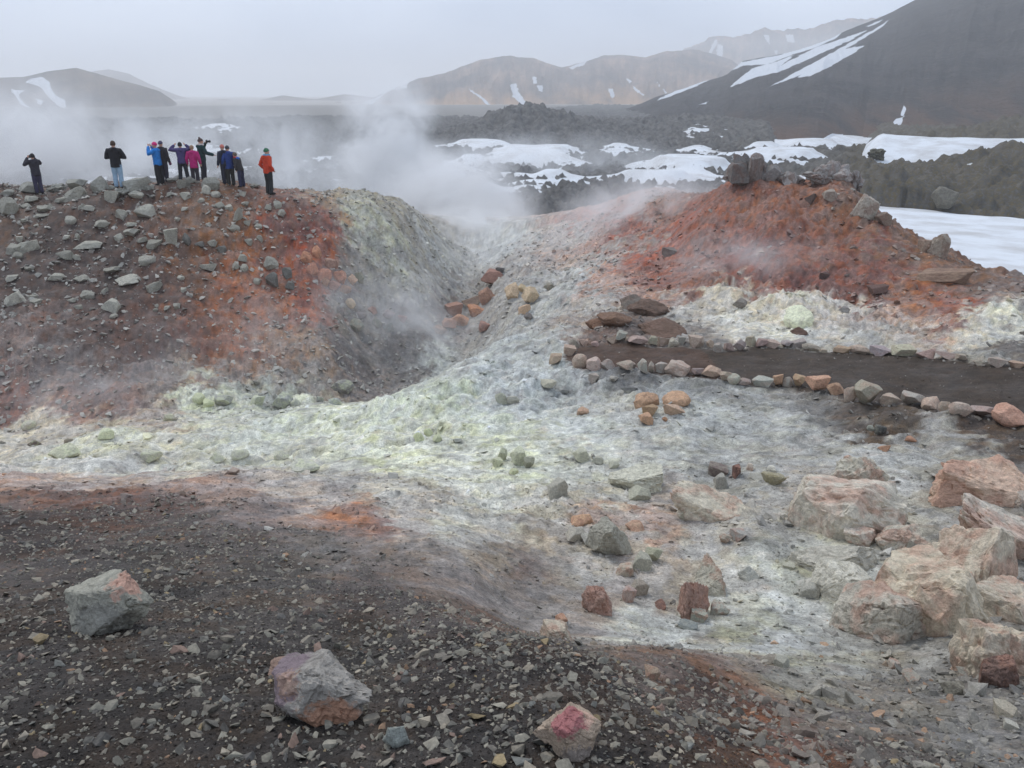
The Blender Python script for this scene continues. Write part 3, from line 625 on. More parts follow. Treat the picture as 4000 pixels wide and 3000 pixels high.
M_DARK = mtn_mat('dark_scree', (44, 44, 46), (60, 58, 58), (80, 75, 70), .06, (92, 70, 56), (.03, .17), .28)
M_TAN = mtn_mat('rhyolite', (70, 66, 66), (126, 108, 96), (84, 78, 76), .012, (190, 150, 108), (.0, .35), 1.0)
M_GREY = mtn_mat('grey_hill', (78, 72, 68), (108, 96, 84), (80, 76, 74), .02, (168, 136, 98), (.05, .22), .5)
_h = lambda L: [[(1106 + a * .5, b * .5) for a, b in P] for P in L]
_g = lambda L: [[(a * .5, b * .5) for a, b in P] for P in L]
SN_DARK = _h([[(625,432),(760,365),(900,300),(990,268),(1160,238),(1290,180),(1424,142),(1400,165),(1300,210),(1215,235),(1100,280),(1000,285),(930,310),(800,370),(690,415)],
 [(940,378),(985,335),(1040,295),(1120,275),(1200,245),(1220,238),(1180,270),(1100,318),(1050,335)],
 [(1050,335),(1120,305),(1200,262),(1320,202),(1430,165),(1540,127),(1480,165),(1350,225),(1250,270),(1150,312)],
 [(1110,377),(1200,325),(1330,255),(1450,190),(1540,140),(1635,82),(1590,122),(1480,190),(1400,235),(1290,300),(1250,322)],
 [(1230,335),(1330,272),(1430,215),(1530,195),(1470,232),(1370,290),(1290,328)], [(1525,112),(1605,81),(1590,95),(1540,116)], [(806,453),(850,437),(838,448)],
 [(1645,570),(1638,545),(1658,513),(1685,508),(1692,520),(1672,552)], [(1680,500),(1690,452),(1704,470),(1695,505)]])
SN_FOOT = _h([[(1235,668),(1300,625),(1380,578),(1430,580),(1425,605),(1410,630),(1412,665),(1450,720),(1380,720),(1300,690)]])
SN_TAN = _h([[(-8,365),(20,358),(30,400),(70,455),(77,478),(50,462),(5,415)],[(88,330),(107,333),(108,360),(92,360)],[(108,368),(132,370),(132,397),(115,392)],[(488,333),(517,350),(510,363)],[(518,368),(572,410),(568,417),(530,392)],[(622,345),(642,372),(636,376)],[(652,380),(674,405),(660,403)],[(413,383),(432,383),(442,415),(428,427)],[(245,292),(300,270),(330,258),(310,280),(260,298)]]) \
 + _g([[(1700,390),(1770,345),(1757,380)],[(1540,458),(1665,403),(1600,462)],[(2018,378),(2100,430),(2133,472),(2115,467),(2080,427),(2040,402)]])
SN_FAR = _h([[(825,290),(855,215),(880,168),(892,178),(870,218),(850,252),(835,275)],[(888,188),(914,200),(907,265),(880,302),(840,333),(817,333),(860,290),(885,240)],[(765,225),(795,215),(785,275)],[(1085,150),(1110,150),(1115,200),(1095,170)],[(1180,150),(1215,150),(1225,190),(1190,180)],[(1130,220),(1150,215),(1145,240)]])
SN_LEFT = _g([[(105,355),(130,342),(180,330),(217,356),(217,380),(242,413),(280,430),(287,473),(270,472),(230,437),(200,407),(170,372)],[(43,386),(107,392),(85,407),(85,425),(110,450),(152,474),(120,467),(83,447),(68,415)],[(153,426),(187,435),(180,452),(163,450)],[(22,510),(60,525),(40,522)],[(-5,405),(25,415),(5,412)]])
mountain('mountain', [(1300,262),(1345,243),(1420,213),(1500,183),(1570,162),(1605,132),(1700,115),(1770,92),(1820,72),(1900,40),(1925,28),(1970,2),(2040,-40),(2130,-85),(2212,-125),(2360,-190)],
         [(1300,268),(1400,270),(1550,288),(1700,333),(1790,333),(1900,310),(2360,310)], [(1300,420),(1600,520),(2000,520),(2360,480)], [(1300,300),(1550,225),(1700,158),(1790,158),(1900,200),(2360,200)],
         M_DARK, 460, 170, .9, SN_DARK + SN_FOOT, 1.0, 3)
mountain('mountain', [(700,236),(790,222),(840,200),(872,186),(900,172),(960,160),(1000,142),(1040,131),(1090,122),(1150,128),(1213,146),(1255,136),(1300,122),(1340,118),(1395,124),(1440,112),(1500,108),(1580,130),(1650,180)],
         [(700,252),(900,254),(1100,252),(1300,250),(1650,248)], [(700,1150),(1000,1200),(1650,1450)], [(700,800),(1650,850)], M_TAN, 420, 110, 2.6, SN_TAN, 1.3, 8, .02)
mountain('mountain', [(1380,160),(1450,122),(1490,106),(1540,82),(1580,84),(1620,74),(1650,62),(1700,66),(1760,60),(1800,48),(1860,40),(1960,34),(2100,30)],
         [(1380,240),(2100,240)], [(1380,2050),(2100,2400)], [(1380,1550),(2100,1600)], M_TAN, 260, 70, 2.6, SN_FAR, 1.4, 12, .05)
mountain('hill', [(-260,190),(-120,176),(0,168),(50,166),(100,155),(150,148),(165,147),(205,158),(260,174),(300,184),(345,198),(375,218),(395,240),(430,258)],
         [(-260,266),(0,264),(200,262),(430,262)], [(-260,900),(430,880)], [(-260,600),(430,640)], M_GREY, 260, 90, 1.0, SN_LEFT, .7, 21, .006)
mountain('hill', [(120,175),(200,156),(235,150),(280,160),(330,185),(380,205),(450,225),(520,236)], [(120,250),(520,250)], [(120,1900),(520,1900)], [(120,1500),(520,1500)], M_GREY, 120, 40, 1.0, None, .8, 25, .03)
mountain('hill', [(330,240),(420,226),(480,214),(540,221),(610,206),(680,215),(745,203),(820,212),(900,224)], [(330,246),(900,246)], [(330,1500),(900,1500)], [(330,1150),(900,1150)], M_GREY, 120, 40, .8, None, .8, 27, .02)

# ------------------------------------------------------------------ ROCKS
_ico = {}
def ico(sub):
    if sub not in _ico:
        bm = bmesh.new(); bmesh.ops.create_icosphere(bm, subdivisions=sub, radius=1)
        bm.verts.ensure_lookup_table()
        V = np.array([v.co[:] for v in bm.verts]); F = np.array([[v.index for v in f.verts] for f in bm.faces]); bm.free()
        V /= np.linalg.norm(V, axis=1)[:, None]; _ico[sub] = (V, F)
    return _ico[sub]

def polytope(seed, kind, cuts):
    """angular rock: intersection of half-spaces with chipped edges, each face subdivided"""
    g = np.random.default_rng(seed)
    ax = np.array([[1, 0, 0], [-1, 0, 0], [0, 1, 0], [0, -1, 0], [0, 0, 1], [0, 0, -1]], float)
    if kind == 'slab':
        base = ax + g.normal(0, .22, (6, 3)); ex = g.normal(size=(5, 3)); ex[:, 2] *= .4
        n = np.r_[base, ex]; h = np.r_[g.uniform(.75, 1, 6), g.uniform(.75, 1.0, 5)]
    else:
        base = ax + g.normal(0, .33, (6, 3)); m_ = int(g.integers(5, 10)); ex = g.normal(size=(m_, 3)); ex[:, 2] = np.abs(ex[:, 2]) * g.choice([1, 1, -.6], m_)
        n = np.r_[base, ex]; h = np.r_[g.uniform(.72, 1.0, 6), g.uniform(.70, .98, m_)]
    n /= np.linalg.norm(n, axis=1)[:, None]; P = []
    K = len(n)
    for i in range(K):
        for j in range(i + 1, K):
            for k in range(j + 1, K):
                A = n[[i, j, k]]
                if abs(np.linalg.det(A)) < .05: continue
                q = np.linalg.solve(A, h[[i, j, k]])
                if (n @ q <= h + 1e-6).all() and np.linalg.norm(q) < 2.2: P.append(q)
    bm = bmesh.new(); [bm.verts.new(q) for q in P]
    bmesh.ops.remove_doubles(bm, verts=bm.verts[:], dist=.07)
    bmesh.ops.convex_hull(bm, input=bm.verts[:])
    bmesh.ops.delete(bm, geom=[v for v in bm.verts if not v.link_faces], context='VERTS')
    bmesh.ops.dissolve_limit(bm, angle_limit=.09, verts=bm.verts[:], edges=bm.edges[:])
    bmesh.ops.bevel(bm, geom=bm.edges[:], offset=.045, offset_type='OFFSET', segments=1, profile=.5, affect='EDGES', clamp_overlap=True)
    bmesh.ops.triangulate(bm, faces=bm.faces[:])
    for _ in range(3):                            # even out long triangles before the fine cut
        L_ = [e for e in bm.edges if e.calc_length() > .62]
        if not L_: break
        bmesh.ops.subdivide_edges(bm, edges=L_, cuts=1); bmesh.ops.triangulate(bm, faces=bm.faces[:])
    if cuts: bmesh.ops.subdivide_edges(bm, edges=bm.edges[:], cuts=cuts, use_grid_fill=True); bmesh.ops.triangulate(bm, faces=bm.faces[:])
    bm.verts.index_update()
    V = np.array([v.co[:] for v in bm.verts]); F = np.array([[v.index for v in f.verts] for f in bm.faces]); bm.free()
    o = g.uniform(0, 50, 3); x, y, z = (V + o).T
    d = .075 * fbm(x, y, z, .9, 3, .5) + .045 * fbm(x, y, z + 9, 3.0, 3, .6) + .03 * (fbm(x, y, z, 2.2, 3, .6, ridged=True) - .6)
    t = V @ n[int(g.integers(0, K))] * g.uniform(2.5, 4) + .25 * fbm(x, y, z, 1.5, 2)      # bedding cracks
    d = d - (.05 if cuts > 2 else .02) * np.exp(-((t - np.round(t)) / .06) ** 2)
    if cuts >= 4:                                 # flaked sheets, pits and chipped edges on the larger rocks
        d = d + .045 * np.round(2.5 * fbm(x + 7, y, z, 1.1, 4, .55)) + .02 * fbm(x, y + 5, z, 8, 3, .65)
        q = noise3(x * 1.3, y * 1.3, z * 1.3 + 11); d = d - .06 * np.exp(-(q / .025) ** 2)
        d = d - .10 * sstep(.28, .5, fbm(x, y, z + 21, 1.6, 3, .6))
    V = V * (1 + d[:, None])
    mn, mx = V.min(0), V.max(0); V = (V - (mn + mx) / 2) / ((mx - mn) / 2)
    return V, F

def rock_shape(seed, kind='block', sub=3):
    """unit-ish rock that spans -1..1"""
    if kind in ('block', 'slab'): return polytope(seed, kind, {3: 1, 4: 2, 5: 4, 6: 7}[sub])
    g = np.random.default_rng(seed); D, F = ico(sub)
    if kind == 'round':
        n = g.normal(size=(12, 3)); h = g.uniform(.78, 1.05, 12); p = 20; rough = .10
    elif kind == 'mass':
        n = g.normal(size=(15, 3)); h = g.uniform(.70, 1.05, 15); p = 34; rough = .13
    elif kind == 'lava':
        n = g.normal(size=(12, 3)); h = g.uniform(.7, 1.1, 12); p = 10; rough = .24
    else:                                       # crag: upright broken blocks
        n = np.r_[g.normal(size=(10, 3)), [[0, 0, 1]]]; h = np.r_[g.uniform(.7, 1.05, 10), [.95]]; p = 14; rough = .2
    n = n / np.linalg.norm(n, axis=1)[:, None]
    r = ((np.maximum(D @ n.T, 1e-4) / h) ** p).sum(1) ** (-1.0 / p); r = np.minimum(r, 1.45)
    o = g.uniform(0, 50, 3)
    a = fbm(D[:, 0] + o[0], D[:, 1] + o[1], D[:, 2] + o[2], 1.3, 4 if sub > 3 else 3, .55)
    b = fbm(D[:, 0] + o[1], D[:, 1] + o[2], D[:, 2] + o[0], 2.6, 4, .6, ridged=True) - .6
    r = r * (1 + rough * 1.6 * a + rough * .8 * b)
    if kind in ('crag', 'lava'):
        ce = g.normal(size=(46, 3)); ce /= np.linalg.norm(ce, axis=1)[:, None]     # joint blocks, each proud or sunk
        W = D + .18 * np.c_[fbm(D[:, 0], D[:, 1], D[:, 2], 3, 2), fbm(D[:, 1], D[:, 2], D[:, 0], 3, 2), fbm(D[:, 2], D[:, 0], D[:, 1], 3, 2)]
        own = (W @ ce.T).argmax(1); r = r * (1 + g.uniform(-.36, .20, 46)[own])
        r = r * (1 + .14 * (fbm(D[:, 0] + o[2], D[:, 1] + o[0], D[:, 2] * .6 + o[1], 4.5, 3, .6, ridged=True) - .5))
    if kind == 'mass':                          # open joints and flaking sheets
        for f_, dp in ((1.1, .10), (2.3, .05)):
            q = noise3(D[:, 0] * f_ + o[0], D[:, 1] * f_ + o[1], D[:, 2] * f_ * 1.6 + o[2]); r = r * (1 - dp * np.exp(-(q / .03) ** 2))
        r = r * (1 + .05 * np.round(3 * fbm(D[:, 0] + o[1], D[:, 1], D[:, 2] + o[0], 1.4, 3)) / 1.5 + .05 * fbm(D[:, 0], D[:, 1] + o[0], D[:, 2], 9, 3, .6))
    V = D * r[:, None]
    mn, mx = V.min(0), V.max(0); V = (V - (mn + mx) / 2) / ((mx - mn) / 2)
    return V, F

def rock_mesh(name, V, F, mat):
    me = mesh_np(name, V, F, True); me.set_sharp_from_angle(angle=radians(24)); me.materials.append(mat); return me

def rock_mat(name='weathered_rock', contrast=1.0, lava=False):
    m, nt, b = new_mat(name)
    oi = nt.nodes.new('ShaderNodeObjectInfo'); tc = texco(nt, 'Object')
    add = N(nt, 'ShaderNodeVectorMath', operation='ADD'); nt.links.new(tc, add.inputs[0])
    cb = nt.nodes.new('ShaderNodeCombineXYZ')
    for i, k in enumerate((37.0, 11.0, 23.0)): nt.links.new(mth(nt, 'MULTIPLY', oi.outputs['Random'], k), cb.inputs[i])
    nt.links.new(cb.outputs[0], add.inputs[1]); v = add.outputs[0]
    a = nz(nt, v, 1.4, 5, .6, .3); d = nz(nt, v, 6, 5, .68); e = nz(nt, v, 26, 4, .65)
    at = N(nt, 'ShaderNodeAttribute', attribute_type='OBJECT', attribute_name='stain').outputs['Color']
    sa = N(nt, 'ShaderNodeAttribute', attribute_type='OBJECT', attribute_name='stain_amount').outputs['Fac']
    f = mth(nt, 'MULTIPLY', mapr(nt, a, .46, .60, 0, 1), sa)
    c = mixc(nt, f, oi.outputs['Color'], at)
    val = mth(nt, 'MULTIPLY', mapr(nt, d, .3, .7, .68, 1.28), mapr(nt, e, .3, .7, .80, 1.2))
    c = mixc(nt, 1.0, c, gray(nt, val), 'MULTIPLY')
    dark = mapr(nt, nz(nt, v, 3.2, 6, .7), .60, .70, 0, .5)
    c = mixc(nt, dark, c, mixc(nt, 1.0, c, (.42, .38, .36), 'MULTIPLY'))
    nt.links.new(c, b.inputs['Base Color'])
    b.inputs['Roughness'].default_value = .85
    q = bump(nt, b, d, .5 if not lava else .9, .10); bump(nt, b, e, .5, .03, q)
    return m
ROCK_M = rock_mat()
_tmpl = {}
def tmpl(kind, i, sub=3):
    k = (kind, i, sub)
    if k not in _tmpl:
        V, F = rock_shape(1000 + 17 * i + {'block': 0, 'slab': 300, 'round': 600, 'lava': 900, 'crag': 1200}[kind], kind, sub)
        _tmpl[k] = rock_mesh('rock_' + kind, V, F, ROCK_M)
    return _tmpl[k]

NPAL = .62
def desat(c, k=NPAL):
    c = np.asarray(c, float); l = (c @ np.array([.3, .59, .11]))[..., None]; return l + (c - l) * k
ROCKS = []
def put_rock(x, y, z, half, rz, kind, color, name, label=None, cat=None, group=None, stain=(150, 100, 70), amount=.35, tilt=(0, 0), idx=None, sub=3, mesh=None, mat=None):
    me = mesh or tmpl(kind, int(rng.integers(0, 14)) if idx is None else idx, sub)
    o = link(bpy.data.objects.new(name, me)); ROCKS.append((x, y, half[0]))
    o.location = (x, y, z + CZ); o.scale = half; o.rotation_euler = (tilt[0], tilt[1], rz)
    o.color = (*np.clip(lin(desat(color)) * ALB * np.array([1.6, 1.55, 1.38]), 0, .85), 1); o['stain'] = [float(q) for q in lin(desat(stain)) * ALB * 1.4]; o['stain_amount'] = float(amount)
    return tag(o, label, cat, group)

def rock_at(px, py, w, h, kind, color, name='rock', bury=.32, deep=None, rz=None, back=0.0, **kw):
    """a rock whose outline is w x h around a sketch point, standing on the ground there"""
    X, Y, Z, D = hit([px], [py + h * .36], back)[0]
    k = D / FP; hw = w * k / 2; hz = h * k / 2 / (1 - bury * .7)
    hd = (deep if deep else rng.uniform(.75, 1.05)) * max(hw, hz * .8)
    th = math.atan2(X, Y)
    r = (-th + (rng.uniform(-.5, .5) if rz is None else rz))
    Y2 = Y + hd * .35 * cos(th); X2 = X + hd * .35 * sin(th)
    zg = float(gh(np.array([X2]), np.array([Y2]))[0]); zg = .5 * zg + .5 * Z
    return put_rock(X2, Y2, zg + hz * (1 - 2 * bury), (hw * 1.03, hd, hz), r, kind, color, name, tilt=(rng.uniform(-.15, .15), rng.uniform(-.15, .15)), **kw)

def ordinal(n):
    return '%d%s' % (n, 'th' if 10 <= n % 100 <= 20 else {1: 'st', 2: 'nd', 3: 'rd'}.get(n % 10, 'th'))

# --- stones that edge the footpath
PK = [((172,148,136),'pinkish grey'),((158,142,130),'dusky grey'),((150,148,140),'pale grey'),((172,146,126),'sandy'),((146,126,122),'mauve grey'),((176,132,106),'orange brown')]
near_c = [0,0,2,1,4,2,4,2,1,4,3,1,2,1,2,5,2,5,5,5,0,4,0,2,0,1,0,4,5]
for i, (a, b_, c_, d_) in enumerate(NEAR_ROW):
    col, nm = PK[near_c[i]]
    rock_at(a, b_, c_, d_, 'block' if i % 4 else 'round', np.array(col) + rng.normal(0, 5, 3), 'border_stone', .16, sub=3, cat='stone', amount=.5 if near_c[i] == 5 else .3, stain=(170, 104, 72),
            label='%s stone, %s from the left in the near row edging the footpath' % (nm, ordinal(i + 1)), group='stones edging the footpath')
for i, (a, b_, c_, d_) in enumerate(FAR_ROW):
    k_ = [3,3,1,3,0,1,2,1,2,3,0,2,1,3,1,0,1,1,4,0,2,2,1,1,5,0,2,0,3,4,0,1,0,3][i]; col, nm = PK[k_]
    rock_at(a, b_, c_, d_, 'block' if i % 3 else 'slab', np.array(col) * .93 + rng.normal(0, 5, 3), 'border_stone', .2, sub=3, cat='stone', amount=.3, stain=(150, 100, 84),
            label='%s stone, %s from the left in the far row edging the footpath' % (nm, ordinal(i + 1)), group='stones edging the footpath')

# --- grey rocks strewn over the left-hand slope, some on its crest
_z1 = lambda L: [(a * .3, 221.2 + b * .3, c * .3, d * .3) for a, b, c, d in L]
CREST = _z1([(222,620,140,75),(410,622,140,60),(565,600,140,75),(725,600,115,110),(980,585,170,80),(1070,610,90,55),(1330,585,100,55),(1375,560,75,45),(1530,590,150,85),(885,650,100,50),(60,650,90,40),(800,618,60,35),(1245,560,80,30),(1840,602,90,30)])
CL = ['dark craggy rock at the feet of the leftmost person','low jagged grey rock on the crest, right of the leftmost person','pointed grey rock on the crest between the two leftmost people','tall blunt grey boulder on the crest, left of the pale jeans','broad hummocky grey rock on the crest, right of the pale jeans','rounded grey rock on the crest beside the blue jacket','flat pale slab on the crest below the purple jacket','small rounded rock on the crest in front of the pink jacket','large tilted grey rock on the crest below the green jacket','wedge-shaped grey rock just under the pale jeans','low grey rock on the crest at the left edge','small dark rock left of the boots under pale jeans','low tan stone on the crest left of the purple jacket','low dark stone on the crest left of the orange jacket']
for i, (a, b_, c_, d_) in enumerate(CREST):
    rock_at(a, b_, c_, d_ * 1.05, ['block', 'lava', 'block', 'round'][i % 4], (128, 127, 122), 'rock', .25, sub=4, back=-.5, cat='rock', amount=.3, stain=(96, 92, 86), label=CL[i], idx=i % 5)
HILL = _z1([(70,750,150,150),(230,700,110,50),(330,770,130,60),(185,745,90,40),(560,655,190,100),(465,700,150,35),(815,678,140,90),(985,665,130,50),(1050,795,180,110),(880,805,110,80),(640,765,110,50),(510,850,90,60),(735,880,120,60),(950,885,90,35),(955,945,140,70),(860,970,80,60),(1030,985,80,40),(1110,1020,150,50),(1250,965,140,120),(1345,985,70,90),(1440,1030,80,50),(1340,675,90,65),(1480,630,80,80),(1555,665,80,50),(1450,705,60,40),(1225,665,60,35),(1770,735,70,45),(1580,740,90,45),(1720,800,60,100),(1650,760,80,50),(1750,660,60,40),(1690,905,90,60),(1530,1020,90,60),(1600,1060,90,60),(1745,1120,80,60),(1760,1195,70,60),(1700,1180,60,60),(1330,770,60,35),(1280,845,50,40),(1500,880,50,35),(215,1035,190,110),(105,1060,130,90),(145,985,60,50),(130,1100,90,50),(470,1105,140,80),(550,1115,70,40),(645,1035,230,50),(1060,1140,140,70),(560,965,40,50),(480,975,60,40),(810,1210,140,45),(920,1280,220,60),(1110,1325,120,80),(1300,1265,70,35),(1500,1190,120,50),(1950,1160,130,110),(1960,1290,110,130),(2070,1230,90,90),(2090,1320,80,70),(1850,1290,60,50),(410,1260,130,60),(90,1270,110,50),(215,1200,80,40),(590,1270,130,50),(110,1410,160,120),(240,1400,80,30),(260,1435,90,25),(630,1385,120,70),(520,1430,70,40),(570,1475,70,40),(815,1465,140,110),(820,1540,70,35),(1120,1495,50,30),(1205,1485,60,35),(1280,1470,60,60),(1130,1465,40,30),(755,1355,60,40),(1320,1350,50,40),(1780,870,50,40),(1860,890,70,40),(1790,1010,70,60),(1870,980,60,50),(1930,760,60,50),(2000,740,70,60),(2030,800,70,60),(310,820,120,35),(180,850,60,30),(260,885,50,20),(590,750,60,40)])
HLAB = {0:'large rounded grey boulder pile at the left edge below the crest',4:'broad dark-grey rock just under the crest, above the flat slab',5:'thin flat slab with black shaded underside near the crest',6:'big tilted grey boulder below the pale jeans',8:'large pale rounded boulder in the upper middle of the brown slope',9:'pointed grey boulder left of the large pale rounded one',14:'pale wedge-shaped rock in the middle of the brown slope',17:'long low slanting rock left of the two-toned boulder',18:'two-toned boulder, pale top and black underside, mid-slope',19:'dark pitted rock touching the two-toned boulder',40:'large angular pale boulder above a stone pile at left',41:'pale broken rock in the stone pile at the left edge',44:'hooked pale rock on dark soil, left part of slope',46:'long narrow ridge of grey rock lying across the slope',47:'flat pale rock low in the middle of the brown slope',51:'long low grey outcrop in the dark part of the slope',52:'rounded pale boulder low on the dark soil',55:'clump of grey rock at the edge of the red scar',56:'dark rounded rock at the edge of the red scar, lowest of its clump',64:'big pale boulder at the left edge, low on the slope',70:'pale angular boulder standing alone on the lower slope',26:'small pale block right below the orange jacket',31:'pale block among dark stones right of mid-slope'}
LAND = {0:'boulder pile at the left edge',5:'thin flat slab near the crest',6:'big tilted boulder below the pale jeans',8:'large pale rounded boulder',14:'pale wedge rock in mid-slope',18:'two-toned boulder',40:'large angular boulder at left',44:'hooked pale rock',47:'flat pale rock low in mid-slope',51:'long low grey outcrop',52:'rounded pale boulder on dark soil',55:'grey clump by the red scar',64:'big pale boulder low at the left edge',70:'lone pale boulder on the lower slope',26:'small block below the orange jacket',31:'pale block right of mid-slope'}
_used = {}
def near_label(i):
    x, y, w, h = HILL[i]; best = sorted(LAND, key=lambda q: math.hypot(HILL[q][0] - x, HILL[q][1] - y))[0]; lx, ly = HILL[best][:2]
    dx, dy = x - lx, y - ly; v = 'above' if dy < -6 else 'below' if dy > 6 else ''; hz = 'right' if dx > 8 else 'left' if dx < -8 else ''
    way = ' '.join(q for q in (v, hz, 'of' if hz else '') if q) or 'touching'
    far = math.hypot(dx, dy); size = 'small' if w < 20 else 'medium' if w < 32 else 'large'
    form = 'flat' if h < w * .5 else 'upright' if h > w * .95 else 'chunky'
    L = '%s %s grey rock %s the %s' % (size, form, way, LAND[best])
    if L in _used: _used[L] += 1; return L + ', %s farthest' % ordinal(_used[L]) if _used[L] < 4 else L
    _used[L] = 1; return L
for i, (a, b_, c_, d_) in enumerate(HILL):
    dk = i in (19, 56, 57, 58, 20, 33); col = (92, 90, 88) if dk else np.array((140, 137, 128)) + rng.normal(0, 9)
    rock_at(a, b_, c_ * .82, d_ * .85, ['block', 'slab', 'block', 'round'][i % 4], col, 'rock', .36, sub=4 if c_ > 30 else 3, cat='rock', amount=.35, stain=(112, 106, 98), idx=i % 12,
            label=HLAB.get(i) or near_label(i), group=None if i in HLAB else 'grey rocks on the left slope')

# --- orange and brown boulders on both flanks of the steaming ravine
_z2 = lambda L: [(553 + a * .3, 221.2 + b * .3, c * .3, d * .3, *r) for a, b, c, d, *r in L]
RAV = _z2([(365,1120,85,85,0),(440,1090,65,95,0),(410,1210,85,95,0),(550,1170,95,85,1),(490,1250,105,85,0),(500,1295,65,55,0),(610,1260,95,95,0),(700,1280,75,75,2),(560,1320,105,65,1),(640,1350,95,55,1),(750,1265,65,85,3),(680,1450,75,65,2),
 (1700,1270,155,115,1),(1665,1390,115,115,1),(1570,1440,155,95,1),(1590,1500,135,75,0),(1430,1500,125,105,1),(1470,1570,135,85,0),(1380,1600,115,75,1),(1840,1360,115,115,2),(1975,1395,115,120,2),(1915,1340,65,55,2),(1930,1490,85,75,2),(1960,1540,65,50,3),(2110,1330,75,55,3),(870,1590,75,65,3),(720,1610,125,75,3),(1650,1620,90,70,1),(760,1540,80,50,3),(960,1530,90,60,3),(840,1500,70,50,1),(1060,1560,70,50,1),(950,1620,80,60,3),(1320,1640,110,60,1)])
RC = [((176,112,76),'orange'),((148,104,86),'red brown'),((184,152,116),'tan'),((112,108,106),'grey')]
_cnt = {}
for i, (a, b_, c_, d_, k_) in sorted(enumerate(RAV), key=lambda t: t[1][0]):
    col, nm = RC[k_]
    left = a < 790; _cnt[(left, k_)] = _cnt.get((left, k_), 0) + 1; od = ordinal(_cnt[(left, k_)])
    L_ = {12: 'tall rusty outcrop at the head of the orange rock rib', 16: 'brown rounded block low on the orange rock rib', 19: 'ochre block right of the rusty rib, left of its pair', 20: 'tan rounded block right of the rusty rib, right of its pair'}.get(i)
    rock_at(a, b_, c_, d_, 'round' if left or i % 2 else 'block', np.array(col) + rng.normal(0, 5, 3), 'boulder', .25, sub=4, cat='boulder', amount=.4, stain=(120, 76, 60) if k_ < 2 else (150, 120, 90),
            label=L_ or ('%s boulder on the ravine left flank, %s %s one from the left' % (nm, od, nm) if left else '%s boulder by the rusty rib, %s %s one from the left' % (nm, od, nm)), group=None if L_ else ('boulders on the left flank of the ravine' if left else 'boulders by the rusty rib'))
rock_at(1081, 587, 20, 15, 'round', (70, 68, 70), 'rock', .0, back=0, cat='rock', amount=.1, label='dark round stone perched on top of the rusty outcrop')

# --- right-hand red hill: crags along its crest
_z4 = lambda a, b, c, d: (1327 + a * .4, 165.9 + b * .4, c * .4, d * .4)
for j, (g_, L_) in enumerate((((745,470,225,190),'dark jagged crag crowning the red hill, leftmost'),((925,525,140,100),'low grey rubble crag between the two summits of the red hill'),((1165,500,200,130),'pale grey broken crag on the right summit of the red hill'),((1290,530,95,130),'grey leaning block at the right end of the right summit'),((1350,705,130,120),'pair of split grey blocks on the right shoulder of the red hill'),((1445,772,85,75),'brown rounded block below the split grey blocks'),((1740,915,110,120),'tall grey block on the snow-side edge of the red hill'),((1672,915,85,65),'low brown block left of the tall grey one'))):
    a, b_, c_, d_ = _z4(*g_)
    col = [(112,106,100),(132,124,116),(146,138,130),(134,128,122),(150,142,134),(128,108,96),(138,126,116),(134,112,98)][j]
    if j >= 4:
        V, F = rock_shape(4000 + j, 'block', 5)
        rock_at(a, b_, c_, d_, 'block', col, 'boulder', .22, mesh=rock_mesh('boulder', V, F, ROCK_M), back=-.3, deep=.8, cat='boulder', amount=.5, stain=(130, 84, 62), label=L_); continue
    X, Y, Z, D = hit([a], [b_ + d_ * .4], -.3)[0]; k = D / FP; W_, H_ = c_ * k, d_ * k
    root = tag(link(bpy.data.objects.new('crag', None)), L_, 'crag'); root.location = (X, Y, Z + CZ); root.rotation_euler = (0, 0, -math.atan2(X, Y)); gg = np.random.default_rng(600 + j)
    nb = (13, 8, 12, 6)[j]
    for q in range(nb):                            # joint blocks, the tall ones in the middle
        u = (q + .5) / nb * 2 - 1 + gg.normal(0, .08); hgt = H_ * (.40 + .55 * (1 - abs(u)) ** .7 * gg.uniform(.6, 1.05)); wd = W_ * gg.uniform(.16, .28)
        V, F = rock_shape(int(gg.integers(1, 9999)), 'lava' if q % 3 == 0 else 'block', 4)
        o = link(bpy.data.objects.new('block', rock_mesh('block', V, F, ROCK_M)), root)
        o.location = (u * W_ * .46, gg.uniform(-.35, .45) * W_ * .5, hgt * .36 - .12); o.scale = (wd, wd * gg.uniform(.8, 1.3), hgt * .58)
        o.rotation_euler = (gg.normal(0, .3), gg.normal(0, .35), gg.uniform(0, 6.28))
        o.color = (*np.clip(lin(desat(np.array(col) + gg.normal(0, 9))) * ALB * 1.35, 0, .85), 1); o['stain'] = [float(t) for t in lin(desat((126, 84, 64))) * ALB * 1.2]; o['stain_amount'] = .5
for j, (g_, L_) in enumerate((((1165,640,90,55),'small pale crag on the red slope under the right summit'),((1790,1090,250,60),'flat brown slab lying on the orange lower slope'),((1060,660,60,45),'dark stone on the red slope left of the pale crag'),((1130,1080,50,45),'black stone half sunk where the red slope meets the pale band'),((300,950,90,50),'dark rock on the pale ground left of the red hill'),((680,1225,70,50),'grey rubble stone at the foot of the red slope'),((1430,1160,120,40),'dark broken ledge under the red slope'),((1240,1260,60,35),'grey stone on the pale band under the red slope'))):
    a, b_, c_, d_ = _z4(*g_)
    rock_at(a, b_, c_, d_, 'slab' if j in (1, 6) else 'block', [(136,124,116),(126,96,78),(84,66,62),(76,58,58),(104,96,94),(120,114,110),(92,64,58),(128,126,128)][j], 'rock', .3, sub=4, cat='rock', amount=.4, stain=(110, 72, 58), label=L_)
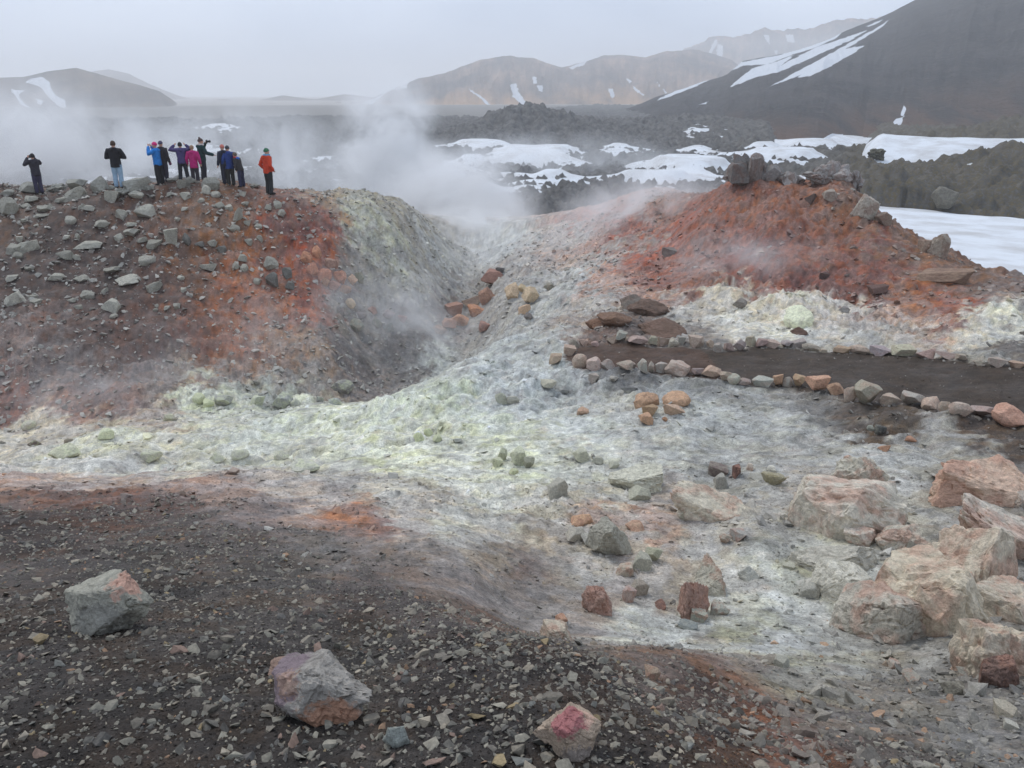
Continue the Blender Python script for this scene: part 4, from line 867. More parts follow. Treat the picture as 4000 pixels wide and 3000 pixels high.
for a, b_, c_, d_, col, L_ in ((1400,668,90,36,(84,62,52),'dark brown earthy hummock above the left end of the footpath'),(1330,690,70,26,(110,76,56),'rusty hummock above the left end of the footpath'),(1430,712,110,26,(92,66,54),'long brown ledge behind the far row of stones'),(1365,655,60,26,(98,88,82),'grey broken rock on top of the earthy hummock'),(1722,690,60,44,(206,200,160),'pale yellow rim of the small vent above the footpath'),(1725,716,36,14,(88,60,50),'dark brown mouth of the small vent above the footpath'),(1290,700,50,22,(124,84,62),'orange brown ledge left of the earthy hummock')):
    rock_at(a, b_, c_, d_, 'round', col, 'earth_mound' if 'vent' not in L_ else 'vent_rim', .3, sub=4, cat='mound' if 'vent' not in L_ else 'vent', amount=.5, stain=(120, 84, 64) if 'yellow' not in L_ else (170, 160, 130), label=L_)

# --- pale and stained boulders of the bowl in front
_z6 = lambda a, b, c, d: (1106 + a * .5, 995.4 + b * .5, c * .5, d * .5)
GRN, TAN, GRY, PNK, ORG, WHT = (158,158,140), (172,156,134), (140,136,130), (168,144,136), (180,132,98), (190,186,178)
BOWL = [((420,325,145,150),'block',(136,132,122),'upright grey angular block standing alone in the bowl'),((530,65,185,95),'block',GRN,'greenish grey slab above the upright block'),((195,120,85,90),'block',(150,146,138),'pale grey lump left of the greenish slab'),((550,145,95,58),'block',GRN,'small greenish block under the greenish slab'),
 ((860,180,300,120),'slab',TAN,'long tan and green slab lying in mid-bowl'),((760,225,62,80),'block',GRN,'small upright pale green block before the long tan slab'),((1310,170,170,180),'round',TAN,'big rounded tan boulder left of the cracked mass'),((1455,190,380,210),'block',(168,156,144),'large cracked pale boulder mass with a dark red hollow'),
 ((900,90,65,65),'block',GRY,'grey chip left of the ochre wet stone'),((1030,28,38,38),'block',(184,168,156),'tiny pinkish cube by the dark wet hole'),((1125,35,50,30),'block',WHT,'tiny white cube by the dark wet hole'),((1130,75,105,55),'round',(138,126,92),'ochre wet stone by the steaming hole'),((890,45,95,50),'block',(110,92,88),'dark purple-brown rock by the wet hole'),((970,45,38,58),'block',(112,76,68),'small red brown upright stone by the wet hole'),
 ((1490,45,175,135),'round',(146,138,124),'domed grey-tan boulder behind the cracked mass'),((1570,125,125,85),'round',(140,134,126),'grey boulder touching the cracked mass from behind'),((2050,95,370,150),'slab',(182,118,88),'red and orange stained slab at the right edge'),((2150,150,130,70),'block',(160,146,136),'pale chunk under the red stained slab'),((1500,320,115,75),'block',(184,172,162),'pale pink-veined chunk left of the hollow stone'),((1680,328,175,78),'round',(158,148,136),'hollowed tan stone in front of the cracked mass'),
 ((1385,405,285,115),'block',(138,132,126),'long grey block low in the bowl, left of the whitish one'),((1410,525,185,135),'block',WHT,'whitish crusted rock behind the grey tilted block'),((1570,620,340,255),'block',(140,130,122),'large grey tilted block with red top edge, right foreground'),((1285,562,95,62),'round',(150,148,142),'rounded pale stone left of the grey tilted block'),((1020,492,95,62),'round',(168,168,164),'pale rounded stone on the yellow patch'),((870,505,165,125),'block',(138,130,112),'olive-tan overhanging rock at the gully edge'),((775,590,125,175),'round',(150,110,98),'red and white crusted rock face under the olive-tan rock'),
 ((805,670,78,58),'block',(150,154,142),'small green-grey stone at the foot of the red crusted rock'),((890,640,75,58),'block',(164,164,156),'pale stone right of the red crusted rock'),((760,715,85,28),'slab',(120,128,132),'flat blue-grey chip at the gully floor'),((560,435,85,85),'block',(156,154,140),'pale cube with green edge right of centre bowl'),((612,410,75,62),'block',(150,150,124),'mossy green block behind the pale cube'),((490,472,75,65),'block',(166,152,136),'tan block left of the pale cube'),((540,548,85,75),'block',(150,134,122),'dull brown block under the pale cube'),
 ((370,600,135,115),'round',(156,116,104),'dusky red lumpy rock in the gully'),((500,580,52,75),'block',(164,140,136),'pink-white crusted stone beside the dusky red rock'),((640,622,55,38),'round',(136,96,86),'small red stone right of the dusky red rock'),((215,685,55,38),'round',(186,130,100),'small orange stone on the lip of the dark gravel'),((195,742,140,62),'slab',(172,156,138),'thin tan flake standing on the lip of the dark gravel'),((275,320,85,62),'block',(164,156,146),'pale block left of the upright grey block'),((290,262,105,52),'round',(186,136,100),'orange stone above the upright grey block, left'),((325,342,62,62),'block',(168,166,162),'whitish chip against the upright grey block'),((530,285,80,40),'round',(184,140,112),'orange stone above the upright grey block, right'),((920,340,52,46),'block',(158,146,134),'tan chip in the pink middle of the bowl'),((980,322,82,42),'block',(150,146,144),'grey chip right of the tan one in mid-bowl'),
 ((2110,275,320,230),'block',(170,152,142),'huge pinkish boulder at the right edge, uppermost'),((1960,400,280,290),'block',(172,148,124),'huge tan boulder left of the pinkish one'),((1800,540,390,330),'block',(176,152,122),'huge orange and yellow stained boulder behind the tilted block'),((2115,600,230,115),'slab',(156,136,116),'tan ledge with deep dark undercut at the right edge'),((2085,790,280,235),'round',(172,146,120),'big orange-tan boulder at the right edge, lowest'),((2110,905,155,145),'block',(112,82,74),'red brown angular block at the foot of the orange-tan boulder'),
 ((1165,872,82,42),'block',(146,144,134),'flat grey stone alone on the grey-blue apron'),((600,915,78,62),'block',(156,130,110),'two-toned orange and grey stone on the dark brow'),((1970,880,85,48),'slab',(166,140,114),'flat orange-tan stone under the big boulder'),((1960,912,75,32),'slab',(160,156,148),'flat pale stone under the orange-tan flat one'),((1900,990,105,62),'slab',(106,98,86),'dark brown flat stone in the lower right rubble'),((1650,885,60,35),'slab',(160,148,138),'flat pinkish stone in the lower right rubble'),((1750,690,70,60),'block',(150,140,132),'grey chip right of the tilted block'),((1620,750,70,40),'slab',(164,154,136),'pale flat chip below the tilted block'),((1930,690,80,50),'block',(140,136,130),'grey chip in the dark gap between the big boulders'),((1950,830,80,35),'slab',(140,142,142),'blue-grey flat stone beside the orange-tan boulder'),((2130,1090,100,55),'slab',(158,146,130),'sandy flat stone at lower right edge'),((2150,1145,60,40),'block',(168,164,156),'pale chip at lower right edge'),((1720,935,75,35),'slab',(150,144,134),'tan flat stone in the lower right rubble, middle')]
for i, (g_, kd, col, L_) in enumerate(BOWL):
    a, b_, c_, d_ = _z6(*g_); big = c_ > 55
    if big:
        V, F = rock_shape(7000 + i * 3, 'mass' if (kd == 'round' or i in (6, 14)) else ('block' if c_ > 80 else kd), 5); me = rock_mesh('boulder', V, F, ROCK_M)
    else: me = None
    red = any(w in L_ for w in ('red ', 'orange', 'pink', 'tan ')) or L_.endswith('red')
    col = np.array(col) * .5 + np.array((176, 171, 160)) * .5 if c_ > 80 else col
    rock_at(a, b_ + d_ * .06 * big, c_ * (1.3 if c_ > 80 else 1.1 if big else 1), d_ * (1.3 if c_ > 80 else 1.12 if big else 1), kd, col, 'boulder' if big else 'rock', .5 if c_ > 80 else .38 if big else .28, mesh=me, sub=4, cat='boulder' if big else 'rock', amount=.6 if red else .3, stain=(178, 114, 84) if red else (176, 168, 140), label=L_, deep=.7 if c_ > 120 else None)
MID = [((570,625,115,72),ORG,'big rounded orange rock under the footpath, left of its pair'),((600,672,75,42),(150,116,80),'brown-ochre rock under the left orange one'),((705,630,120,62),ORG,'big rounded orange rock under the footpath, right of its pair'),((700,668,85,40),(184,146,120),'pale orange rock under the right orange one'),((580,707,70,42),(180,130,96),'lowest orange rock of the group under the footpath'),((305,673,55,30),(176,134,108),'flat orange rock left of the orange group'),((355,532,52,42),(150,134,128),'grey stone just under the left end of the footpath'),((440,536,38,28),(150,142,136),'small grey stone under the near row, second from the path end'),((150,558,85,32),(164,158,140),'flat yellowish stone left of the footpath end'),((30,870,75,80),(176,180,152),'large pale green-yellow rock on the sulphur mound'),((300,865,75,62),(168,168,148),'pale yellowish rock right of the sulphur mound top'),((372,885,48,38),(160,158,144),'small pale rock right of the yellowish one'),((440,905,45,28),(162,162,146),'flat pale chip by the greenish slab'),((1590,755,48,40),(74,74,74),'black banded round stone below the near row of stones'),((1550,745,38,24),(130,136,130),'grey oval stone beside the black banded one'),((1605,828,52,24),(172,116,84),'flat orange chip below the black banded stone'),((1720,795,44,20),(170,112,84),'flat orange chip at the edge of the brown earth'),((2020,905,70,28),(98,100,104),'flat dark grey stone above the red stained slab'),((505,578,70,26),(92,92,94),'flat black stone on the grey apron under the near row'),((230,586,36,18),(110,112,116),'small dark flat stone on the pale mound'),((-40,860,40,60),(172,176,146),'small pale green rock behind the large one on the mound'),((75,895,50,60),(150,150,132),'grey-green lump right of the large pale green rock'),((-60,895,50,40),(176,180,146),'pale green rock left of the large one on the mound'),((8,935,40,30),(178,184,140),'small yellow-green rock below the large pale green one'),((660,706,24,18),(166,112,78),'small round orange stone right of the orange group'),((-45,620,60,50),(150,152,138),'grey-green rock on the mound, upper left of its pair'),((5,625,60,36),(156,154,146),'pale broken rock on the mound, upper right of its pair')]
for i, (g_, col, L_) in enumerate(MID):
    a, b_, c_, d_ = _z3([g_])[0]
    rock_at(a, b_, c_, d_, 'round' if 'round' in L_ else 'block', col, 'rock', .2, sub=4, cat='rock', amount=.4, stain=(150, 110, 80) if col[0] - col[2] > 35 else (150, 146, 120), label=L_)
# sulphur-bearing lumps left of the mound
for i, (a, b_, c_, d_, col) in enumerate(sorted(((430,862,26,20,(170,176,140)),(450,872,22,16,(176,184,140)),(485,868,40,26,(140,140,138)),(560,865,36,28,(160,166,150)),(615,868,40,34,(140,142,142)),(640,872,22,18,(150,152,146)),(690,862,16,12,(130,132,134)),(725,868,30,16,(140,146,146)),(740,835,46,24,(120,118,118)),(230,938,34,22,(180,184,150)),(65,918,30,20,(176,170,156)),(75,958,26,14,(100,84,80)),(140,975,60,26,(176,176,150)),(330,985,44,26,(166,164,150)),(470,990,30,18,(170,168,154)),(520,982,40,20,(168,168,152)),(610,985,34,22,(164,162,150)),(655,1012,60,22,(172,172,160)),(370,902,34,16,(156,150,136)),(905,944,24,20,(176,184,138)),(925,935,22,18,(178,186,140)),(945,948,20,16,(172,178,140))))):
    rock_at(a, b_, c_, d_, 'block' if i % 2 else 'round', col, 'rock', .3, sub=3, cat='rock', amount=.5, stain=(186, 190, 130), label='pale sulphur-crusted lump in the hot hollow left of the mound, %s from the left' % ordinal(i + 1) if a < 800 else 'yellow-green lump in the sulphur patch on the mound, %s from the left' % ordinal(i - 18), group='sulphur-crusted lumps')

# --- lava blocks standing in the snow beyond
def lava_block(px, py, Z, w, h, label, group=None, cat='lava block', col=(86, 84, 84), sub=4):
    th, s, hr = ray(px, py + h * .4); r = float(hr * Z); x, y = r * sin(th), r * cos(th)
    k = Z / FP; V, F = rock_shape(int(5000 + px * 3 + py), 'lava', sub); me = rock_mesh('lava_block', V, F, ROCK_M)
    return put_rock(x, y, float(s) * r + h * k * .25, (w * k / 2, w * k / 2 * .8, h * k / 2 * 1.3), float(rng.uniform(-1, 1)), 'lava', np.array(col) * .82, 'lava_block', label, cat, group, stain=(70, 68, 60), amount=.5, mesh=me)
_x, _y, _r, _t = plane_pt(2038, 446, -8.05); _k = float(_r / ray(2038, 446)[2]) / FP
put_rock(float(_x), float(_y), -8.0 + 17 * _k, (30 * _k, 26 * _k, 24 * _k), .4, 'round', (96, 92, 84), 'lava_block', 'tall dark lava block standing at the edge of the open snowfield', 'lava block', stain=(84, 78, 62), amount=.5, sub=5)
lava_block(1893, 332, 96, 40, 22, 'low mossy lava mound left of the snow tongue', col=(84, 82, 60))
for a, b_, c_, d_ in ((1052,308,26,18),(1002,322,14,8),(1110,352,40,18),(1190,343,34,14),(1035,372,46,22),(1085,382,60,14),(1230,372,36,14),(1300,382,46,16),(1165,405,70,22),(1255,400,50,14),(1365,392,60,18),(1120,408,40,18),(1062,436,50,26),(1215,440,60,24),(1150,452,40,20),(1320,424,40,14),(1420,372,46,20),(1470,366,30,18),(1530,374,50,26),(980,452,40,14),(1010,425,40,12),(1480,395,40,14),(1560,352,50,30),(1545,330,60,26),(1620,318,60,26),(1380,330,40,18)):
    x_, y_, r_, t_ = plane_pt(a, b_ + d_ * .4, -9.7)
    lava_block(a, b_, float(r_ / ray(a, b_)[2]), c_, d_, 'jagged black lava block sticking out of the snow beyond the hot ground', 'lava blocks in the snow beyond')

# ------------------------------------------------------------------ HERO ROCKS on the near gravel
def hero(px, py, w, h, seed, kind, color, label, patches, dims=(1, .8), rz=0.0, bury=.22, tilt=(0, 0)):
    V, F = rock_shape(seed, kind, 6)
    m, nt, b = new_mat('near_boulder'); tc = texco(nt, 'Object')
    a = nz(nt, tc, 2.5, 6, .62, .4); d = nz(nt, tc, 11, 6, .7); e = nz(nt, tc, 50, 4, .65)
    c = mixc(nt, mapr(nt, a, .35, .65, 0, 1), lin(desat(color)) * ALB * np.array([1.75, 1.68, 1.48]), lin(desat(np.array(color) * .82)) * ALB * np.array([1.7, 1.63, 1.45]))
    for (pc, cen, rad, col, am) in patches:        # mineral stains with outlines of their own
        dv = N(nt, 'ShaderNodeVectorMath', operation='DISTANCE'); dv.inputs[1].default_value = cen; nt.links.new(tc, dv.inputs[0])
        s = mth(nt, 'ADD', dv.outputs['Value'], mth(nt, 'MULTIPLY', mth(nt, 'SUBTRACT', a if pc else d, .5), 1.1))
        c = mixc(nt, mapr(nt, s, rad - .05, rad + .07, am, 0), c, lin(desat(col)) * ALB * 1.5)
    val = mth(nt, 'MULTIPLY', mapr(nt, d, .3, .7, .74, 1.22), mapr(nt, e, .3, .7, .84, 1.16))
    c = mixc(nt, 1.0, c, gray(nt, val), 'MULTIPLY'); nt.links.new(c, b.inputs['Base Color']); b.inputs['Roughness'].default_value = .8
    q = bump(nt, b, d, .5, .06); bump(nt, b, e, .5, .015, q)
    me = rock_mesh('boulder', V, F, m)
    X, Y, Z, D = hit([px], [py + h * .30])[0]; k = D / FP; hw = w * k / 2; hz = h * k / 2 / (1 - bury * .6)
    o = link(bpy.data.objects.new('boulder', me)); o.scale = (hw * dims[0], hw * dims[1], hz)
    o.location = (X, Y + hw * .3, Z + CZ + hz * (1 - 2 * bury)); o.rotation_euler = (*tilt, rz)
    return tag(o, label, 'boulder')
hero(225, 1325, 190, 126, 9101, 'block', (150,148,138), 'grey angular boulder with an orange blotch on the dark gravel, left', [(1, (.55, -.2, .75), .42, (190,128,100), .85), (0, (-.1, -.9, -.2), .8, (120,116,106), .6)], rz=.25)
hero(700, 1505, 245, 152, 9113, 'block', (146,140,138), 'largest foreground boulder, grey with an orange face and purple left side', [(1, (.42, -.85, -.1), .52, (172,112,76), .95), (1, (-.75, -.2, .3), .72, (122,98,104), .9), (0, (-.45, -.6, .55), .3, (176,130,100), .7)], rz=-.2)
hero(1232, 1598, 138, 100, 9123, 'block', (164,140,122), 'tan rounded boulder with a crimson top in the near gravel', [(1, (-.15, -.1, .85), .62, (176,90,88), .95), (1, (.5, -.1, .7), .35, (200,150,120), .8), (0, (0, -.8, -.5), .55, (132,118,108), .8)], rz=.4)
hero(855, 1595, 56, 54, 9137, 'block', (138,146,146), 'blue-grey stone right of the largest foreground boulder', [], rz=.6)
hero(618, 1448, 80, 46, 9141, 'slab', (158,122,108), 'flat pinkish-brown flake behind the largest foreground boulder', [], rz=.1)

# ------------------------------------------------------------------ GRAVEL AND RUBBLE
def hulls(n, seed, npts=9, flat=.6):
    g = np.random.default_rng(seed); out = []
    for _ in range(n):
        p = g.normal(size=(npts, 3)); p /= np.linalg.norm(p, axis=1)[:, None]; p *= g.uniform(.8, 1.1, (npts, 1)); p[:, 2] *= flat; p[:, 0] *= g.uniform(.9, 1.4)
        bm = bmesh.new(); [bm.verts.new(q) for q in p]; bmesh.ops.convex_hull(bm, input=bm.verts[:])
        bmesh.ops.delete(bm, geom=[v for v in bm.verts if not v.link_faces], context='VERTS'); bmesh.ops.triangulate(bm, faces=bm.faces[:])
        bm.verts.ensure_lookup_table(); bm.verts.index_update()
        out.append((np.array([v.co[:] for v in bm.verts]), np.array([[v.index for v in f.verts] for f in bm.faces]))); bm.free()
    return out
PEB = hulls(14, 21)
def scatter_mesh(name, x, y, z, s, col, g):
    Vs, Fs, Cs = [], [], []; off = 0; n = len(x); ti = g.integers(0, len(PEB), n)
    for t in range(len(PEB)):
        k = np.where(ti == t)[0]
        if not len(k): continue
        V, F = PEB[t]; a = g.uniform(0, 2 * pi, len(k)); tx = g.normal(0, .3, len(k)); ty = g.normal(0, .3, len(k))
        st = g.uniform(.75, 1.25, (len(k), 3)); P = V[None] * (st * s[k][:, None])[:, None, :]
        ca, sa = np.cos(a)[:, None], np.sin(a)[:, None]
        X = P[..., 0] * ca - P[..., 1] * sa; Y = P[..., 0] * sa + P[..., 1] * ca; Zz = P[..., 2] + X * tx[:, None] + Y * ty[:, None]
        Q = np.stack([X + x[k][:, None], Y + y[k][:, None], Zz + (z[k] + s[k] * .18)[:, None]], -1)
        Vs.append(Q.reshape(-1, 3)); Fs.append((F[None] + (np.arange(len(k)) * len(V) + off)[:, None, None]).reshape(-1, 3)); off += Q.shape[0] * Q.shape[1]
        Cs.append(np.repeat(col[k], len(V), 0))
    me = mesh_np(name, np.concatenate(Vs), np.concatenate(Fs), False); vcol(me, np.concatenate(Cs)); return me
def stone_mat():
    m, nt, b = new_mat('loose_stone'); p = geopos(nt)
    at = N(nt, 'ShaderNodeAttribute', attribute_name='Col').outputs['Color']
    v = mth(nt, 'MULTIPLY', mapr(nt, nz(nt, p, 90, 4, .65), .3, .7, .72, 1.26), mapr(nt, nz(nt, p, 14, 3, .6), .3, .7, .85, 1.15))
    nt.links.new(mixc(nt, 1.0, at, gray(nt, v), 'MULTIPLY'), b.inputs['Base Color']); b.inputs['Roughness'].default_value = .8
    bump(nt, b, nz(nt, p, 160, 3, .6), .5, .004); return m
STONE_M = stone_mat()
GPAL = lin(desat(np.array([(134,134,126),(150,148,138),(112,112,110),(126,122,116),(160,152,138),(98,98,100),(142,136,126),(166,126,96),(156,136,96),(150,120,110),(120,126,128)])))
GP = np.array([.17,.15,.14,.14,.1,.1,.1,.02,.02,.03,.03])

g = np.random.default_rng(99)
def cand(n, r0, r1, lim=42.0, pw=2.0):
    u = g.uniform(0, 1, n); r = (r0 ** pw + u * (r1 ** pw - r0 ** pw)) ** (1 / pw); t = g.uniform(radians(-lim), radians(lim), n)
    return r * np.sin(t), r * np.cos(t), r
def lum(c): return c @ np.array([.3, .59, .11])
# gravel on the dark brow
x, y, r = cand(64000, 1.15, 10.5, pw=1.1)
L = lum(gcol(x, y)); c0 = gcol(x, y); rb = c0[:, 0] / (c0[:, 2] + 1e-4)
dn = fbm(x, y, 200, .55, 3, .6) + .5 * fbm(x, y, 210, 2.4, 2)
pr = np.where(L < .10, .66 + .70 * dn + .2 * sstep(2, 4.5, r), np.where(L < .17, .55 + .5 * dn, .22 + .4 * dn)) * np.where(rb > 2.4, .35, 1)
k = g.uniform(0, 1, len(x)) < pr
x, y, r, L, c0 = x[k], y[k], r[k], L[k], c0[k]
s = np.exp(g.normal(math.log(.0062), .64, len(x))); s = np.clip(s, .0035, .036) * (1 + .03 * r)
s = np.where(g.uniform(0, 1, len(x)) < .012, s * 1.8, s); s = np.minimum(s, .034)
pal = GPAL[g.choice(len(GPAL), len(x), p=GP)] * g.uniform(.72, 1.15, (len(x), 1)) * [.96, .89, .77]
mixw = np.where(L < .11, .12, .55)[:, None]
col = (pal * (1 - mixw) + c0 / ALB * 1.12 * mixw) * ALB
z = gh(x, y) + CZ
order = np.argsort(-(s / (r + .5))); big, rest = order[:300], order[300:]
me = scatter_mesh('gravel', x[rest], y[rest], z[rest], s[rest], col[rest], g); me.materials.append(STONE_M)
link(bpy.data.objects.new('gravel', me)); bpy.data.objects['gravel']['kind'] = 'stuff'
tag(bpy.data.objects['gravel'], 'loose grey gravel over the dark brow in the foreground', 'gravel')
_pebm = []
for V, F in PEB:
    mm = mesh_np('pebble', V, F, False); m2 = None; _pebm.append(mm)
m, nt, b = new_mat('pebble_stone'); oi = nt.nodes.new('ShaderNodeObjectInfo'); p = geopos(nt)
v = mth(nt, 'MULTIPLY', mapr(nt, nz(nt, p, 90, 4, .65), .3, .7, .75, 1.25), mapr(nt, nz(nt, p, 22, 3, .6), .3, .7, .85, 1.15))
nt.links.new(mixc(nt, 1.0, oi.outputs['Color'], gray(nt, v), 'MULTIPLY'), b.inputs['Base Color']); bump(nt, b, nz(nt, p, 160, 3, .6), .5, .004)
for mm in _pebm: mm.materials.append(m)
for q in big:
    o = link(bpy.data.objects.new('pebble', _pebm[int(g.integers(0, len(_pebm)))]))
    o.location = (x[q], y[q], z[q] + s[q] * .15); o.scale = tuple(s[q] * g.uniform(.8, 1.25, 3)); o.rotation_euler = (g.normal(0, .25), g.normal(0, .25), g.uniform(0, 6.28))
    o.color = (*col[q], 1)
    cn = 'orange-brown' if col[q][0] > col[q][2] * 2.0 else ('pale grey' if lum(col[q]) > .22 else 'mid grey')
    tag(o, '%s angular pebble lying loose on the dark near gravel' % cn, 'pebble', '%s pebbles on the near gravel' % cn)

# fine dark grit between the pebbles
x, y, r = cand(30000, 1.15, 4.5, pw=1.0)
c0 = gcol(x, y); k = lum(c0) < .10; x, y, r, c0 = x[k], y[k], r[k], c0[k]
s = g.uniform(.0022, .0055, len(x)) * (1 + .12 * r); col = c0 * g.uniform(.6, 2.1, (len(x), 1))
me = scatter_mesh('grit', x, y, gh(x, y) + CZ, s, col, g); me.materials.append(STONE_M)
o = link(bpy.data.objects.new('grit', me)); tag(o, 'fine dark grit between the pebbles of the foreground', 'grit', kind='stuff')

# stones gathered round the foot of each rock
_rk = np.array([q for q in ROCKS if math.hypot(q[0], q[1]) < 45 and q[2] < 1.2]); _n = 14
ax = np.repeat(_rk, _n, 0); aa = g.uniform(0, 2 * pi, len(ax)); dd = ax[:, 2] * g.uniform(.85, 1.7, len(ax))
AX, AY, AS = ax[:, 0] + np.cos(aa) * dd, ax[:, 1] + np.sin(aa) * dd, np.minimum(ax[:, 2] * np.exp(g.normal(math.log(.10), .5, len(ax))), .12)

# flat chips that litter the apron on the right
x, y, r = cand(15000, 2.2, 8.5, 43, pw=1.2); th = np.arctan2(x, y)
pxx, pyy, _ = project(x, y, gh(x, y) + CZ)
dn = fbm(x, y, 400, .8, 3, .6)
k = (th > .2) & (g.uniform(0, 1, len(x)) < sstep(1330, 1520, pyy) * sstep(1500, 1780, pxx + .35 * (pyy - 1400)) * (.75 + .8 * dn))
x, y, r = x[k], y[k], r[k]; c0 = gcol(x, y)
s = np.clip(np.exp(g.normal(math.log(.014), .55, len(x))), .005, .06)
col = (lin((150, 144, 132)) * g.uniform(.55, 1.3, (len(x), 1)) * ALB * .65 + c0 * .35) * np.where(g.uniform(0, 1, (len(x), 1)) < .08, [1.25, .9, .7], 1.0)
me = scatter_mesh('stone_chips', x, y, gh(x, y) + CZ, s, col, g); me.materials.append(STONE_M)
o = link(bpy.data.objects.new('stone_chips', me)); tag(o, 'grey and tan stone chips littering the apron at lower right', 'stone chips', kind='stuff')

# rubble over the slopes and the hot ground
x, y, r = cand(52000, 4.5, 42, 41, pw=1.05)
c0 = gcol(x, y); L = lum(c0); rb = c0[:, 0] / (c0[:, 2] + 1e-4); th = np.arctan2(x, y)
dn = fbm(x, y, 300, .35, 3, .6) + .7 * fbm(x, y, 310, 1.3, 2)
path = in_poly(x, y, PATH_POLY)
pr = .42 + .85 * dn + .25 * ((th < -.12) & (r > 19)); pr = np.where(path, .3, pr)
pr = np.where((rb > 2.2) & (th > .2), pr * .45, pr)
pr = np.where((L > .16) & (r < 24), pr * .5, pr)
k = g.uniform(0, 1, len(x)) < pr; x, y, r, c0, L, rb, th, path = [q[k] for q in (x, y, r, c0, L, rb, th, path)]
s = np.exp(g.normal(math.log(.0013), .72, len(x))) * np.maximum(r, 5); s = np.clip(s, .006, .12); s = np.where(path, np.minimum(s * .6, .022), s)
lefthill = (th < -.12) & (r > 19)
grey = lin((166, 162, 152)) * g.uniform(.6, 1.25, (len(x), 1))
mw = np.where(lefthill, .15, .75)[:, None] * np.ones((1, 3))
mw = np.where((g.uniform(0, 1, len(x)) < .12)[:, None], .2, mw)
col = (grey * (1 - mw) * ALB + c0 * mw * g.uniform(.85, 1.75, (len(x), 1)))
_c = gcol(AX, AY); _gw = g.uniform(.2, .8, (len(AX), 1)); _c = (_c * _gw + lin((160, 154, 144)) * ALB * (1 - _gw)) * g.uniform(.7, 1.35, (len(AX), 1))
x, y, s, col = np.r_[x, AX], np.r_[y, AY], np.r_[s, AS], np.r_[col, _c]
me = scatter_mesh('rubble', x, y, gh(x, y) + CZ, s, np.clip(col, .01, .8), g); me.materials.append(STONE_M)
o = link(bpy.data.objects.new('rubble', me)); tag(o, 'loose stone rubble over the slopes and the hot ground', 'rubble', kind='stuff')

# ------------------------------------------------------------------ PEOPLE on the crest of the left-hand slope
class Sh:
    """collects closed pieces that a voxel pass then fuses into one skin"""
    def __init__(s): s.V = []; s.F = []; s.n = 0
    def add(s, V, F): s.V.append(np.asarray(V, float)); s.F += [tuple(int(i) + s.n for i in f) for f in F]; s.n += len(V)
    def tube(s, pts, seg=12):
        P = np.array([p[:3] for p in pts], float); rad = [(p[3], p[4] if len(p) > 4 else p[3]) for p in pts]; rings = []
        for i in range(len(P)):
            t = P[min(i + 1, len(P) - 1)] - P[max(i - 1, 0)]; t /= np.linalg.norm(t) + 1e-9
            side = np.array([1.0, 0, 0]) if abs(t[0]) < .9 else np.array([0, 1.0, 0])
            u = side - t * (side @ t); u /= np.linalg.norm(u); v = np.cross(t, u)
            a = np.linspace(0, 2 * pi, seg, endpoint=False)
            rings.append(P[i] + np.outer(np.cos(a) * rad[i][0], u) + np.outer(np.sin(a) * rad[i][1], v))
        V = np.concatenate(rings + [P[:1], P[-1:]]); F = []
        for i in range(len(P) - 1):
            for j in range(seg):
                k = (j + 1) % seg; F.append((i * seg + j, i * seg + k, (i + 1) * seg + k, (i + 1) * seg + j))
        c0, c1 = len(V) - 2, len(V) - 1; b0 = (len(P) - 1) * seg
        for j in range(seg):
            k = (j + 1) % seg; F.append((c0, k, j)); F.append((c1, b0 + j, b0 + k))
        s.add(V, F)
    def ball(s, c, r):
        V, F = ico(2); s.add(V * np.array(r) + np.array(c), F)
    def mesh(s, name):
        me = bpy.data.meshes.new(name); me.from_pydata([tuple(v) for v in np.concatenate(s.V)], [], s.F); me.update(); return me

def fuse(sh, name, voxel, mat, ratio=1.0, smooth=4, wrinkle=0.0, seed=0):
    o = bpy.data.objects.new(name, sh.mesh(name)); COL.objects.link(o)
    m = o.modifiers.new('r', 'REMESH'); m.mode = 'VOXEL'; m.voxel_size = voxel
    m = o.modifiers.new('s', 'SMOOTH'); m.factor = .5; m.iterations = smooth
    if ratio < 1: m = o.modifiers.new('d', 'DECIMATE'); m.ratio = ratio
    dg = bpy.context.evaluated_depsgraph_get(); me = bpy.data.meshes.new_from_object(o.evaluated_get(dg)); bpy.data.objects.remove(o)
    me.name = name; n = len(me.vertices); co = np.empty(n * 3, np.float32); me.vertices.foreach_get('co', co); co = co.reshape(-1, 3)
    if wrinkle:
        no = np.empty(n * 3, np.float32); me.vertices.foreach_get('normal', no); no = no.reshape(-1, 3)
        co = co + no * (wrinkle * fbm(co[:, 0] + seed, co[:, 1], co[:, 2] * 1.8, 9, 3, .6, ridged=True) - wrinkle * .4)[:, None]
        me.vertices.foreach_set('co', co.astype(np.float32).ravel())
    me.polygons.foreach_set('use_smooth', np.ones(len(me.polygons), bool)); me.materials.clear(); me.materials.append(mat); me.update()
    return me

